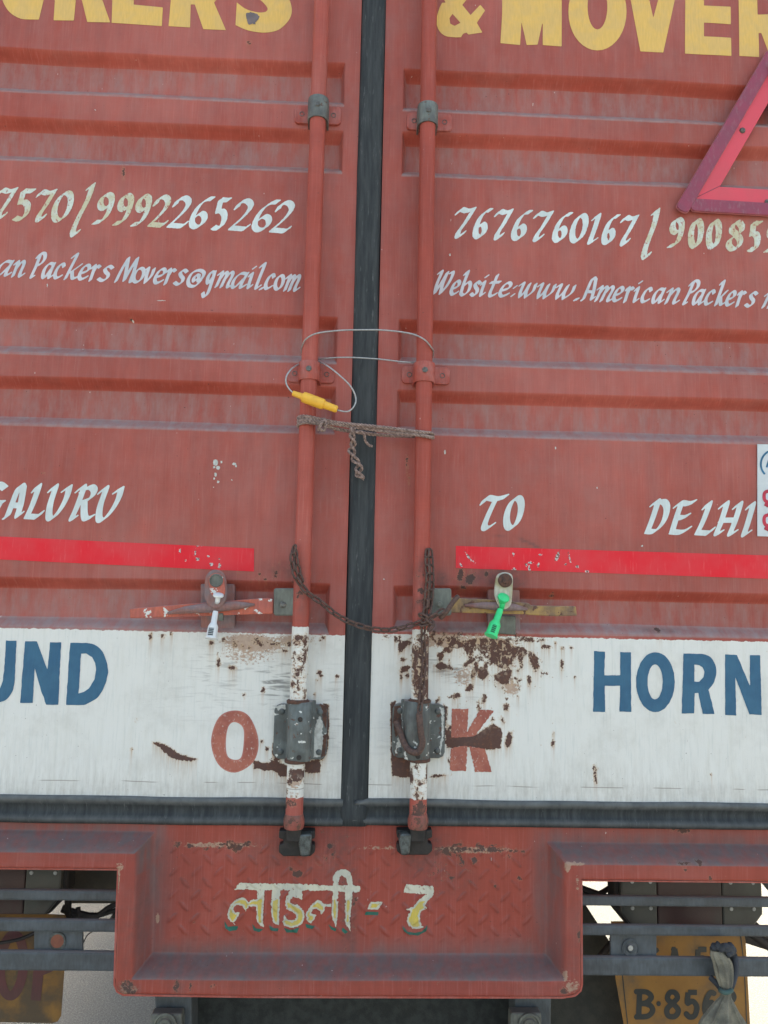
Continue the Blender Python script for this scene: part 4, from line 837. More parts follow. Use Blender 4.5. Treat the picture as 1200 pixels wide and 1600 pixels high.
# ---- reflective warning triangle and sticker on the right door
n = NT('prismatic_reflector'); c = n.mix(n.step(n.noise(40, 4), .35, .65), (.30, .045, .085, 1), (.25, .05, .085, 1))
c = n.mix(n.math('MULTIPLY', n.step(n.noise(1, 4, .7, stretch=(150, 60, 60)), .5, .7), .5), c, (.30, .15, .17, 1)); n.bump(n.noise(700, 1), .0002, .6); M['reflector'] = n.out(c, .35)
M['fluor'] = plain('fluorescent_red', (.72, .075, .11, 1), (.66, .08, .11, 1), .5, 0, 20)
M['edge'] = plain('clear_edge', (.50, .16, .17, 1), (.4, .14, .15, 1), .4)
def triangle():
    yb = -.006; A, B, C_ = (1199, 74), (1049, 331), (1350, 349)
    def inset(d):
        pts = [np.array(XZ(*q, yb)) for q in (A, B, C_)]; out = []
        for i in range(3):
            p, q, r = pts[i-1], pts[i], pts[(i+1) % 3]; e1 = (p-q)/np.linalg.norm(p-q); e2 = (r-q)/np.linalg.norm(r-q); bis = e1+e2; bis /= np.linalg.norm(bis); s_ = math.sin(math.acos(np.clip(e1@e2, -1, 1))/2); out.append(q+bis*d/s_)
        return out
    def ring(d0, d1, y0, y1, name, mat, par, bev=.001):
        o_, i_ = inset(d0), inset(d1); v = []; 
        for y in (y0, y1): v += [(p[0], y, p[1]) for p in o_]+[(p[0], y, p[1]) for p in i_]
        fs = []
        for i in range(3):
            j = (i+1) % 3; fs += [(i, j, 3+j, 3+i), (6+j, 6+i, 9+i, 9+j), (i, 6+i, 6+j, j), (3+j, 9+j, 9+i, 3+i)]
        return MB().add(v, fs).build(name, mat, par, bevel=bev)
    base = ring(.0065, .0525, -.0085, -.0045, 'warning_triangle', 'fluor', doorR); base['label'] = 'red reflective warning triangle'
    o_, i_ = inset(.002), inset(.0265)
    for a, b, yo in ((1, 0, -.0135), (1, 2, -.0115), (0, 2, -.0175)):
        # strip between two corners with rounded ends, raised above the fluorescent band
        p, q = np.array(o_[a]), np.array(o_[b]); d = (q-p)/np.linalg.norm(q-p); nn = np.array([-d[1], d[0]]); cen = np.mean(o_, 0)
        if (cen-p) @ nn < 0: nn = -nn
        wd = .0235; L_ = np.linalg.norm(q-p); st = .004 if -.015 < yo < -.012 else .03; pts = []
        for (s0, t0, sx, tx) in ((st, 0, 1, 1), (L_-st, 0, -1, 1), (L_-st, wd, -1, -1), (st, wd, 1, -1)):
            for k in range(4):
                th = math.pi/2*k/3; rr = .008
                ox, oy = (rr*(1-math.sin(th)), rr*(1-math.cos(th))) if sx*tx > 0 else (rr*(1-math.cos(th)), rr*(1-math.sin(th)))
                pts.append(p+d*(s0+sx*ox)+nn*(t0+tx*oy))
        pts = [p_ for p_ in pts]; c0 = np.mean(pts, 0); pts.sort(key=lambda u: math.atan2((u-c0)@nn/wd, (u-c0)@d/L_))
        st_ = MB().prism([tuple(u) for u in pts], yo, yo+.0028).build('reflector_strip', 'reflector', base, bevel=.0012)
        edge = [tuple(c0+((u-c0)@d)*(1+.004)*d+((u-c0)@nn)*1.06*nn) for u in pts]
        MB().prism(edge, yo+.0029, yo+.0045).build('strip_edge', 'edge', base)
    for q in ((1160, 204), (1199, 316)): MB().lathe(P(*q, -.0085), (0, -1, 0), [(0, .0055), (.0012, .0052), (.003, .0035), (.0034, .001)], 16).build('screw', 'bolt', base, smooth=True)
    # mitre lines in the band
    for (a, b) in (((1087, 309), (1126, 290)),): MB().tube([PV(*a, -.0085), PV(*b, -.0085)], .0007, 5).build('seam', 'reflector', base)
triangle()
M['paper'] = plain('vinyl_sticker', (.62, .67, .69, 1), (.55, .60, .62, 1), .4, 0, 30)
st = MB().prism([XZ(*q) for q in ((1182, 694.5), (1300, 698), (1300, 842), (1182, 838))], -.0036, -.0022).build('sticker', 'paper', doorR)
f = px_field(1184, 698, 1300, 840, 0, .0006); fat(f, [(1208+21*math.cos(t), 726+22*math.sin(t)) for t in [math.radians(a) for a in range(135, 420, 15)]], 3, 0, 2); fat(f, [(1196,731),(1201,716)], 3, 0, 2); fat(f, [(1201,716),(1208,716)], 3, 0, 2); fat(f, [(1198,725),(1208,725)], 2.5, 0, 2); link('logo', f.mesh(-.0041), plain('sticker_blue', (.02, .16, .30, 1)), st, False)
f = px_field(1184, 760, 1230, 840, 0, .0006)
for oy in (0, 37): fat(f, [(1208,772+oy),(1206,768.5+oy),(1200,767.8+oy),(1193.5,770+oy),(1192,777+oy),(1194,783+oy),(1200,785+oy),(1207,781+oy),(1209,773+oy),(1208.5,786+oy),(1203,792+oy),(1193,788+oy)], 5.2, 0, 4)
link('printed_digits', f.mesh(-.0041), plain('sticker_red', (.58, .03, .07, 1)), st, False)

# ================================================================== bumper pressing
ZP = lambda px, py: P(px, py, -.042)
def bumper():
    yl = -.042
    pl = [XZ(*q, yl) for q in ((184,1359),(181.5,1450),(179,1540),(183,1550),(192,1555),(400,1558),(880,1559),(899,1556),(907,1549),(909,1540),(909,1376))]
    zl, zr = pl[0][1], pl[-1][1]; top = PZ(600, 1280)
    left_end, right_end = XL-.0, XR+.0
    poly = [(left_end, zl)]+pl+[(right_end, zr), (right_end, 2.5), (left_end, 2.5)]
    xs = lines([(left_end, -.72, .03), (-.72, pl[0][0]-.005, .004), (pl[0][0]-.005, pl[0][0]+.075, .0016), (pl[0][0]+.075, pl[-1][0]-.075, .0021), (pl[-1][0]-.075, pl[-1][0]+.006, .0016), (pl[-1][0]+.006, .72, .004), (.72, right_end, .03)])
    zmin = min(p[1] for p in pl); zs = lines([(zmin-.003, zmin+.085, .0016), (zmin+.085, zl-.004, .0021), (zl-.004, top, .0016)])
    X, Z = np.meshgrid(xs, zs)
    # distance to open outline
    out = poly[:-2]; d = np.full(X.shape, 1e9)
    for (x0, z0), (x1, z1) in zip([(left_end-5, zl)]+out[1:-1], out[1:-1]+[(right_end+5, zr)]):
        ex, ez = x1-x0, z1-z0; L_ = ex*ex+ez*ez+1e-15; t = np.clip(((X-x0)*ex+(Z-z0)*ez)/L_, 0, 1); d = np.minimum(d, np.hypot(X-x0-t*ex, Z-z0-t*ez))
    ins = poly_sdf(X, Z, poly) < 0; s_ = np.where(ins, d, -d)
    # inner slope distance, measured to a rounded outline
    ztop_ = zl+(zr-zl)*np.clip((X-pl[0][0])/(pl[-1][0]-pl[0][0]), 0, 1); xlft = pl[2][0]+(pl[0][0]-pl[2][0])*(Z-pl[2][1])/(pl[0][1]-pl[2][1]); xrgt = pl[-2][0]+(pl[-1][0]-pl[-2][0])*(Z-pl[-2][1])/(pl[-1][1]-pl[-2][1])
    zbt = pl[5][1]+(pl[6][1]-pl[5][1])*(X-pl[5][0])/(pl[6][0]-pl[5][0]); sq = np.maximum(Z-ztop_, np.minimum(np.minimum(X-xlft, xrgt-X), Z-zbt))
    e = np.clip((sq-.0245)/.021, 0, 1); e = .4*e+.6*(e*e*(3-2*e)); Y = yl*(1-e)+.004*e
    Y += .004*np.clip(1-np.clip(s_, 0, .004)/.004, 0, 1)**2     # rolled outer edge
    # chequer pattern
    cs = .0178; ci = np.floor(X/cs); cj = np.floor(Z/cs); fx = (X/cs-ci-.5)*cs; fz = (Z/cs-cj-.5)*cs; sg = np.where(cj % 2 == 0, 1.0, -1.0)
    u = (fx+sg*fz)/math.sqrt(2); v = (fz*1-sg*fx)/math.sqrt(2); u, v = np.where(sg > 0, u, u), v
    # long axis u for '/', mirrored for '\'
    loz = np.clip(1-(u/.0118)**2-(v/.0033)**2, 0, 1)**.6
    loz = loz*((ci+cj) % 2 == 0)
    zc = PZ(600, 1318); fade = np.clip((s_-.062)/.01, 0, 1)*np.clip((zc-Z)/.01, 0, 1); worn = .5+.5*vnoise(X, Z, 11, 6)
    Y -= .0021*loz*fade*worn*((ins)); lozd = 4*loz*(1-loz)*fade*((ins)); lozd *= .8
    Y += (vnoise(X, Z, 9, 3)-.5)*.004*e+(vnoise(X, Z, 14, 4)-.5)*.0025*(1-e)
    keep = s_ > -.0005
    # pull near-edge vertices onto the outline
    me, X, Z = grid_mesh(xs, zs, Y, keep)
    set_attr(me, 'recess', np.zeros(X.shape)); set_attr(me, 'white', np.full(X.shape, -8.0)); set_attr(me, 'smear', np.zeros(X.shape))
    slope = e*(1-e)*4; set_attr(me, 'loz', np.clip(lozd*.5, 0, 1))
    left_slope = ((X < XC) & (Z < zl-.01)); 
    du = np.clip(slope*1.3, 0, 1)*np.where(left_slope | ((X > XC) & (Z < zl-.01)), .55, .95)
    du = np.maximum(du, .62*np.exp(-(np.clip(sq-.043, 0, 1)/.026)**2)*(e > .5)*(.6+.8*vnoise(X, Z, 17, 12))); set_attr(me, 'dusty', du)
    chips = [blob(*q) for q in [(276,1321,6,4),(296,1322,7,3),(345,1320,14,2),(360,1321,8,6),(370,1325,8,8,-30),(388,1318,6,4),(735,1328,50,3.4),(700,1330,14,6),(770,1329,26,4),(795,1330,20,1.6),(811,1373,4,4),(773,1386,3,3),(742,1346,4,4),(795,1338,4,3),(640,1330,4,2),(190,1352,3,3),(1070,1299,8,2),(1053,1296,6,2),(470,1395,3,5),(455,1360,4,3),(465,1367,7,4),]]+[blip(*q) for q in [(198,1540,11,8),(205,1549,8,4),(1094,1351,4,3),(1068,1350,7,2),(1070,1360,2,2),(182,1372,2,3),(335,1541,3,2),(297,1545,2,5),(276,1540,3,7),(640,1545,1.5,2),(1110,1372,3,4),(880,1550,8,4),(905,1460,2,5)]]
    set_attr(me, 'chip', chip_field(X, Z, [(a, b, c*.94, d_*.94, r) for a, b, c, d_, r in chips]))
    set_attr(me, 'rust', gauss_field(X, Z, [(blob(690,1350,50,50), .40), (blob(520,1320,40,50), .36), (blob(640,1320,40,10), .3), (blob(450,1460,400,90), .10), (blob(545,1420,14,70), .50), (blob(740,1325,80,9), .45), (blob(350,1322,70,8), .42)]))
    set_attr(me, 'tan', gauss_field(X, Z, [(blob(735,1329,75,5), .75), (blob(340,1321,70,5), .70), (blob(600,1326,50,4), .6), (blip(203,1546,17,9), .7), (blip(892,1541,14,13), .62), (blip(184,1375,3,26), .9), (blip(887,1354,5,8), 1.0), (blip(900,1350,14,3), .9), (blip(188,1352,8,9), .6), (blip(902,1380,3,14), .6), (blip(884,1525,4,9), .9), (blip(235,1453,3,9), .9), (blip(194,1545,10,14), .7)]))
    set_attr(me, 'grime', gauss_field(X, Z, [(blob(665,1335,45,40), .55), (blob(700,1370,50,34), .35), (blob(530,1330,36,60), .50), (blob(545,1420,16,80), .62), (blob(463,1330,44,40), .45), (blob(300,1500,90,20), .4), (blob(450,1330,60,30), .45), (blob(260,1380,60,60), .14), (blob(560,1508,400,16), .30), (blob(100,1320,200,14), .25), (blob(1050,1320,200,14), .3), (blob(700,1505,220,14), .35), (blob(215,1440,20,80), .38), (blob(890,1440,14,90), .32), (blip(200,1545,20,14), .6), (blip(278,1542,14,16), .5), (blip(640,1548,300,10), .16), (blip(830,1543,60,16), .28), (blip(896,1480,16,80), .34), (blip(200,1440,10,90), .16), (blip(900,1350,300,12), .14)]))
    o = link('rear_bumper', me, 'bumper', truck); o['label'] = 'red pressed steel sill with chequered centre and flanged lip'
    # return flange going inwards from the lip edge
    mb = MB(); pts = [(left_end, zl)]+pl+[(right_end, zr)]; v = []
    for (x, z) in pts: v += [(x, yl+.0035, z), (x, yl+.05, z)]
    mb.add(v, [(2*i+1, 2*i, 2*i+2, 2*i+3) for i in range(len(pts)-1)]); fo = mb.build('lip_flange', 'red', o)
    sm = fo.modifiers.new('solid', 'SOLIDIFY'); sm.thickness = .003; sm.offset = -1
    return o, Surf(xs, zs, Y)
bump, surf = bumper()
# script lettering on the chequer plate
TA = lambda x, y: (320+x/6, 1350+y/6); TB = lambda x, y: (480+x/5.4545, 1340+y/5.4545)
f = px_field(345, 1350, 690, 1465, 0, .0008); dp = 0.0
polys(f, [[(320,183),(880,192),(1200,203),(1455,207),(1463,215),(1465,262),(1455,272),(1200,262),(880,255),(560,250),(275,246)],
  [(290,587),(240,550),(212,510),(210,465),(232,400),(275,348),(330,322),(378,322),(410,355),(450,340),(490,330),(487,248),(560,248),(545,440),(542,560),(557,608),(500,570),(480,520),(478,402),(420,402),(382,452),(350,400),(310,388),(280,398),(265,430),(280,462),(325,458),(305,510),(270,555)],
  [(628,248),(708,248),(695,480),(692,585),(640,560),(620,470),(618,380),(625,300)],
  [(800,248),(905,252),(915,290),(912,347),(870,322),(825,322),(800,345),(805,365),(870,390),(925,440),(935,500),(915,560),(870,595),(800,607),(742,585),(728,550),(745,490),(775,522),(820,535),(855,515),(855,485),(825,458),(765,430),(752,390),(758,330),(775,285)],
  [(942,480),(965,440),(1000,385),(1055,343),(1095,352),(1130,395),(1128,445),(1088,487),(1078,448),(1045,425),(1008,432),(1000,470),(1045,490),(1022,535),(995,563),(962,543)]], TA)
polys(f, [[(215,290),(215,170),(235,130),(270,108),(330,104),(372,140),(385,200),(385,300),(385,330),(368,500),(368,632),(335,590),(320,560),(322,300),(345,240),(335,190),(305,162),(280,165),(270,200),(265,300),(262,480),(245,600),(215,540),(202,470),(208,380)], [(120,395),(210,395),(210,430),(120,430)], [(540,382),(648,382),(605,448),(512,445)],
  [(845,230),(900,240),(1070,245),(1080,280),(1078,325),(1000,410),(1028,435),(972,463),(960,500),(965,555),(995,602),(940,614),(900,610),(865,585),(850,545),(862,490),(882,458),(843,445),(905,425),(950,370),(1015,318),(900,310),(820,305)]], TB)
f.rough(.0012, 300)
# worn away by the runoff streak
gx = XZ(512, 1420)[0]; f.f = f.f+.0013*np.exp(-((f.X-gx)/.011)**2)+.0012*(vnoise(f.X, f.Z, 260, 9) > .78)
link('painted_script', f.mesh(lambda x, z: surf(x, z)-.0007), 'Dwhite', bump, False)
zt = XZ(440, 1407)[1]; g = np.maximum(f.f+.0030, (f.Z-zt)+.004*(vnoise(f.X, f.Z, 120, 8)-.5)); link('painted_script', f.mesh(lambda x, z: surf(x, z)-.0013, g), 'Dyellow', bump, False)
f = px_field(345, 1420, 690, 1470, 0, .0008)
polys(f, [[(180,540),(215,596),(270,590),(312,592),(295,628),(230,636),(188,605)],[(440,565),(475,612),(550,620),(505,648),(455,632)],[(600,582),(645,610),(692,612),(682,640),(612,628)],[(735,605),(800,628),(885,602),(865,650),(765,652)],[(940,568),(1032,590),(1005,618),(952,605)]], TA, dp)
polys(f, [[(175,570),(215,600),(250,610),(240,635),(205,620)],[(300,600),(350,640),(322,656),(295,630)],[(500,466),(610,470),(605,495),(490,495)],[(812,588),(860,638),(920,648),(980,636),(1030,578),(1015,635),(945,672),(870,662),(825,632)]], TB, dp)
link('painted_script', f.mesh(lambda x, z: surf(x, z)-.0006), 'Dgreen', bump, False)

# ================================================================== under-run guard, lamps, plates
def guard():
    yg = .012
    g0 = None
    for k, (l0, l1, r0, r1) in enumerate(((1391, 1408, 1402, 1418), (1437, 1457, 1447, 1464), (1487, 1518, 1497, 1527))):
        pL, pL1, pR, pR1 = P(60, l0, yg), P(60, l1, yg), P(1100, r0, yg), P(1100, r1, yg)
        zt = lambda x: pL[2]+(x-pL[0])*(pR[2]-pL[2])/(pR[0]-pL[0]); zb_ = lambda x: pL1[2]+(x-pL1[0])*(pR1[2]-pL1[2])/(pR1[0]-pL1[0])
        v = []; th = .012
        for x in (XL+.02, XR-.02): v += [(x, yg, zb_(x)), (x, yg+th, zb_(x)), (x, yg+th, zt(x)), (x, yg, zt(x))]
        MB().add(v, [(0, 1, 5, 4), (1, 2, 6, 5), (2, 3, 7, 6), (3, 0, 4, 7), (3, 2, 1, 0), (4, 5, 6, 7)]).build('guard_rail', 'greybar', truck, bevel=.004)
    # hanger plates between second and third rail
    yh = .022
    for (x0, x1, y0, y1, hx, hy, ring) in ((53, 129, 1452, 1492, 90, 1470, False), (954, 1026, 1458, 1502, 985, 1481, True)):
        p = MB().prism([XZ(*q, yh) for q in ((x0, y0), (x1, y0), (x1, y1), (x0, y1))], yh, yh+.006).build('guard_hanger', 'greybar', truck, bevel=.001)
        c = P(hx, hy, yh)
        if ring: MB().lathe(c, (0, -1, 0), [(0, .014), (.002, .0145), (.003, .0125), (.0015, .0115), (.0015, .007), (.004, .0055), (.0045, .002)], 26).build('washer', 'greybar', p, auto=30); MB().lathe(P(hx, hy, yh-.004), (0, -1, 0), [(0, .0045), (.0012, .004)], 14).build('bolt', M['wire'], p)
        else: MB().lathe(c, (0, -1, 0), [(-.001, .0135), (.0022, .0135), (.0022, .0108)], 26).build('washer', 'lug', p, auto=30); MB().lathe(P(hx, hy, yh-.0005), (0, -1, 0), [(0, .0105), (.0018, .0103)], 20).build('round_reflector', plain('amber_reflector', (.22, .07, .04, 1), (.16, .05, .035, 1), .4), p)
guard()
def lamp(x0, x1, y0, y1, a, b):
    yb = .10; X0, X1, Z1, Z0 = PX(x0, (y0+y1)/2, yb), PX(x1, (y0+y1)/2, yb), PZ((x0+x1)/2, y0, yb), PZ((x0+x1)/2, y1, yb)
    h = MB().prism([(X0+.022, Z0-.006), (X1-.022, Z0-.006), (X1+.006, Z0+.026), (X1+.006, Z1+.006), (X0-.006, Z1+.006), (X0-.006, Z0+.026)], yb+.003, yb+.05).build('tail_lamp', 'black', truck, bevel=.006)
    A, B = PX(a, y0, yb), PX(b, y0, yb)
    for xa, xb, m in ((X0, A, 'lens_clear'), (A+.0005, B, 'lens_red'), (B+.0005, X1, 'lens_clear')):
        if xb-xa > .01: MB().prism([(xa+(.022 if xa == X0 and x0 > 0 else 0), Z0), (xb-(.022 if xb == X1 else 0), Z0), (xb, Z0+.028), (xb, Z1), (xa, Z1), (xa, Z0+.028)], yb-.012, yb+.004).build('lens', m, h, bevel=.003)
    for xx in ((X0+A)/2-.012, (X0+A)/2+.02, (B+X1)/2-.02, (B+X1)/2+.02):
        for zz in (Z0+.34*(Z1-Z0), Z0+.75*(Z1-Z0)): MB().lathe((xx, yb-.012, zz), (0, -1, 0), [(0, .0035), (.001, .003)], 10).build('lens_screw', 'wire', h)
def lens(name, c, c2):
    n = NT(name); st_ = n.noise(260, 3); col = n.mix(n.noise(30, 4), c, c2)
    col = n.mix(n.step(n.noise(18, 5), .45, .7), col, (.055, .050, .045, 1)); n.bump(st_, .0004, .7); return n.out(col, .35)
M['lens_red'] = lens('dirty_red_lens', (.060, .024, .024, 1), (.052, .030, .029, 1)); M['lens_clear'] = lens('dirty_clear_lens', (.085, .088, .075, 1), (.062, .066, .058, 1))
lamp(-120, 98, 1338, 1425, -60, 46); lamp(967, 1186, 1350, 1450, 1022, 1122)
M['plateY'] = None
n = NT('grimy_yellow_plate'); c = n.mix(n.step(n.noise(20, 5), .35, .7), (.35, .17, .036, 1), (.28, .13, .03, 1)); x, y, z = n.sep(n.pos)
c = n.mix(n.step(n.noise(9, 5, .6), .45, .68), c, (.15, .10, .055, 1)); c = n.mix(n.step(n.noise(230, 4), .68, .72), c, (.10, .06, .03, 1)); n.bump(n.noise(60, 4), .001, .4); M['plateY'] = n.out(c, .6)
n = NT('very_grimy_yellow_plate'); c = n.mix(n.step(n.noise(20, 5), .35, .7), (.27, .135, .030, 1), (.20, .10, .026, 1)); c = n.mix(n.step(n.noise(11, 5, .6), .42, .62), c, (.09, .062, .036, 1)); n.bump(n.noise(60, 4), .001, .4); M['plateL'] = n.out(c, .7)
yp = .13
p = MB().prism([XZ(*q, yp) for q in smooth_poly([(-160,1424),(-60,1425),(60,1428),(101,1430),(103,1434),(100,1520),(95,1588),(90,1596),(82,1599),(0,1597),(-160,1594)], 1)], yp, yp+.002).build('stop_sign_plate', 'plateL', truck)
f = px_field(-150, 1430, 100, 1592, yp, .001)
fat(f, [(19+18*math.cos(t)-3*math.sin(t), 1508+48*math.sin(t)) for t in [i*math.pi/10 for i in range(20)]], 14.5, yp, 2, closed=True)
fat(f, [(63,1463),(60,1520),(56,1562)], 14, yp, 4, r=.001); fat(f, [(63,1466),(86,1468),(93,1488),(84,1508),(64,1518)], 13, yp, 5)
fat(f, [(-42,1465),(-43,1558)], 16, yp, 4); fat(f, [(-70,1463),(-16,1464)], 15, yp, 4); fat(f, [(-85,1475),(-105,1462),(-122,1478),(-105,1505),(-88,1530),(-102,1556),(-126,1545)], 15, yp, 5)
link('painted_word', f.mesh(yp-.0006), letter_material('oxblood_lettering', (.105, .028, .032, 1), (.085, .032, .032, 1), through=(.3, .16, .05, 1), wear=.3), p, False)
p = MB().prism([XZ(*q, yp) for q in ((955,1440),(1159,1440),(1165,1470),(1172,1600),(1180,1760),(985,1760),(975,1602),(962,1530))], yp, yp+.002).build('licence_plate', 'plateY', truck)
M['plateK'] = letter_material('black_plate_lettering', (.028, .033, .033, 1), (.04, .042, .038, 1), through=(.3, .16, .05, 1), wear=.3)
f = px_field(958, 1455, 1180, 1600, yp, .0008)
by = 1592
def dig(ch, x0, x1, yt, yb_, w_):
    D = {'B': [[(.25,0),(.2,1)],[(0,0),(.65,.02),(.92,.22),(.62,.44),(.25,.46)],[(.25,.46),(.8,.52),(1,.74),(.7,.97),(0,1)]], '8': [[(.5,.46),(.12,.28),(.3,.04),(.7,.04),(.88,.25),(.5,.46),(.08,.7),(.2,.96),(.72,.97),(.95,.72),(.5,.46)]],
         '5': [[(.2,.03),(.95,.03)],[(.2,.03),(.12,.48)],[(.12,.48),(.6,.38),(.95,.62),(.75,.95),(.3,1),(.02,.86)]], '6': [[(.9,.08),(.55,.04),(.15,.35),(.05,.75),(.35,1),(.8,.9),(.92,.62),(.6,.42),(.15,.6)]],
         'K': [[(.15,0),(.15,1)],[(.9,0),(.2,.5),(.95,1)]], 'A': [[(.05,1),(.5,0)],[(.5,0),(.95,1)],[(.25,.6),(.75,.6)],[(.2,.03),(.6,.03)]], '2': [[(.1,.25),(.4,.02),(.85,.15),(.8,.45),(.1,.97)],[(.1,.97),(.95,.97)]]}
    for s_ in D[ch]: fat(f, [(x0+w_/2+(x1-x0-w_)*a, yt+w_/2+(yb_-yt-w_)*b) for a, b in s_], w_, yp, 6 if len(s_) > 2 else 2)
for a in (('B',988,1024,1545,1593),('8',1036,1065,1545,1593),('5',1067,1094,1545,1593),('6',1096,1122,1545,1593),('8',1126,1153,1545,1593),('K',1002,1034,1478,1524),('A',1042,1066,1478,1524),('5',1083,1109,1478,1524),('2',1116,1140,1478,1524)): dig(*a, 8.5)
f.add([XZ(*q, yp) for q in ell(1029, 1568, 3.5, 4)]); fat(f, [(967,1462),(974,1540),(985,1640)], 1.6, yp, 3); fat(f, [(1157,1462),(1163,1520),(1168,1640)], 1.6, yp, 3)
link('plate_number', f.mesh(yp-.0006), 'plateK', p, False)

# cables, struts and shackle brackets seen through the gaps
M['cable'] = plain('black_cable', (.02, .018, .018, 1), (.035, .03, .03, 1), .6)
def cab(pts, r, y=.16, name='cable', mat='cable'): MB().tube(crom([PV(a, b, y+(c[0] if c else 0)) for a, b, *c in pts], 8), r, 8).build(name, mat, truck, smooth=True)
cab([(98,1417),(120,1425),(150,1430),(170,1418),(195,1408)], .0045); cab([(96,1422),(118,1430),(146,1432),(172,1425),(200,1415)], .004); cab([(105,1440),(125,1430),(150,1428)], .003); cab([(122,1418),(123,1432)], .0045)
cab([(176,1440),(182,1430),(188,1428)], .007); cab([(-10,1475),(15,1471),(35,1466),(60,1455)], .003, .115); cab([(128,1478),(136,1462),(145,1455)], .001, .12); cab([(150,1437),(158,1430),(160,1425)], .001, .16)
cab([(890,1380),(925,1393),(960,1405)], .005, .18); cab([(890,1396),(905,1392),(925,1402)], .004, .18); cab([(925,1402),(945,1392),(962,1380)], .005, .18); cab([(937,1497),(945,1487),(956,1474)], .007, .17)
cab([(953,1466),(957,1478),(960,1486)], .0022, .15); cab([(1150,1440),(1190,1470),(1230,1500)], .008, .2)
bar([(1180,1366),(1192,1366),(1260,1440),(1260,1462)], .19, .20, 'brace', 'greybar', truck); bar([(1130,1463),(1147,1442),(1184,1442),(1215,1470),(1215,1490)], .20, .21, 'brace', 'black', truck)
M['cardb'] = plain('dirty_mudguard', (.12, .11, .085, 1), (.09, .085, .07, 1), .8, 0, 30)
bar([(102,1330),(240,1330),(240,1412),(102,1412)], .22, .225, 'splash_board', 'cardb', truck); 
bar([(99,1330),(110,1330),(109,1450),(101,1450)], .15, .16, 'lamp_bracket', 'black', truck)
M['aluworn'] = worn_material('scraped_bracket', (.16, .17, .15, 1), (.08, .085, .08, 1), rust=.2, white=.55, scale=55)
for x0, x1, yt, cx in ((241, 286, 1584, 258), (804, 848, 1583, 827)):
    bar([(x0, 1530), (x1+14, 1530), (x1+12, 1680), (x0+2, 1680)], .10, .16, 'chassis_bracket', 'greybar', truck, .003)
    k = bar([(x0-6, yt), (x1-2, yt), (x1, 1680), (x0-10, 1680)], .075, .098, 'shackle_block', 'aluworn', truck, .003)
    MB().lathe(P(cx, 1601, .075), (0, -1, 0), [(0, .019), (.003, .019), (.004, .016), (.001, .0145), (.001, .011), (.004, .0095), (.0042, .005), (.001, .004)], 28).build('shackle_pin', 'hub', k, auto=30)

M['thin_sheet'] = plain('near_black_sheet', (.020, .024, .023, 1), (.038, .044, .042, 1), .85, 0, 60, 500, .0006, .8)  # near-black colour for the added sheet below the bumper
MB().prism([XZ(*q, .17) for q in ((303, 1500), (812, 1500), (812, 1760), (299, 1760))], .17, .176).build('added_dark_sheet', 'thin_sheet', truck)  # made-up sheet, added to darken the gap under the bumper centre
MB().prism([XZ(*q, .22) for q in ((853, 1380), (893, 1380), (957, 1478), (1008, 1556), (1060, 1640), (1060, 1760), (853, 1760))], .22, .226).build('added_dark_sheet', plain('dark_olive_sheet', (.070, .070, .058, 1), (.050, .052, .045, 1), .9, 0, 40, 400, .0008, .9), truck)  # added olive sheet for shaded ground, diagonal edge follows the shadow boundary
# chassis, wheels and axle under the body
def chassis():
    for s_ in (-1, 1): MB().box((XC+s_*.40-.04, .35, .80), (XC+s_*.40+.04, 7.0, 1.02)).build('chassis_rail', 'black', truck, bevel=.005)
    MB().box((XC-.44, .32, .86), (XC+.44, .40, 1.0)).build('cross_member', 'black', truck, bevel=.005)
    MB().lathe((XC-.9, 3.4, .52), (1, 0, 0), [(0, .07), (.7, .08), (.75, .2), (1.05, .2), (1.1, .08), (1.8, .07)], 20).build('axle', 'black', truck)
    for s_ in (-1, 1):
        for k in (0, 1):
            x0 = XC+s_*(.70+.29*k)-.125
            wv = MB().lathe((x0, 3.4, .50), (1, 0, 0), [(0, .30), (.01, .44), (.03, .49), (.06, .50), (.19, .50), (.22, .49), (.24, .44), (.25, .30)], 40).build('wheel', 'cable', truck, smooth=True)
            MB().lathe((x0-.002, 3.4, .50), (1, 0, 0), [(0, .05), (.002, .29), (.24, .29), (.254, .05)], 24).build('rim', 'greybar', wv)
    MB().box((XL+.02, .35, 1.06), (XR-.02, 7.0, ZB[0]-.025)).build('floor_frame', 'black', truck)
chassis()

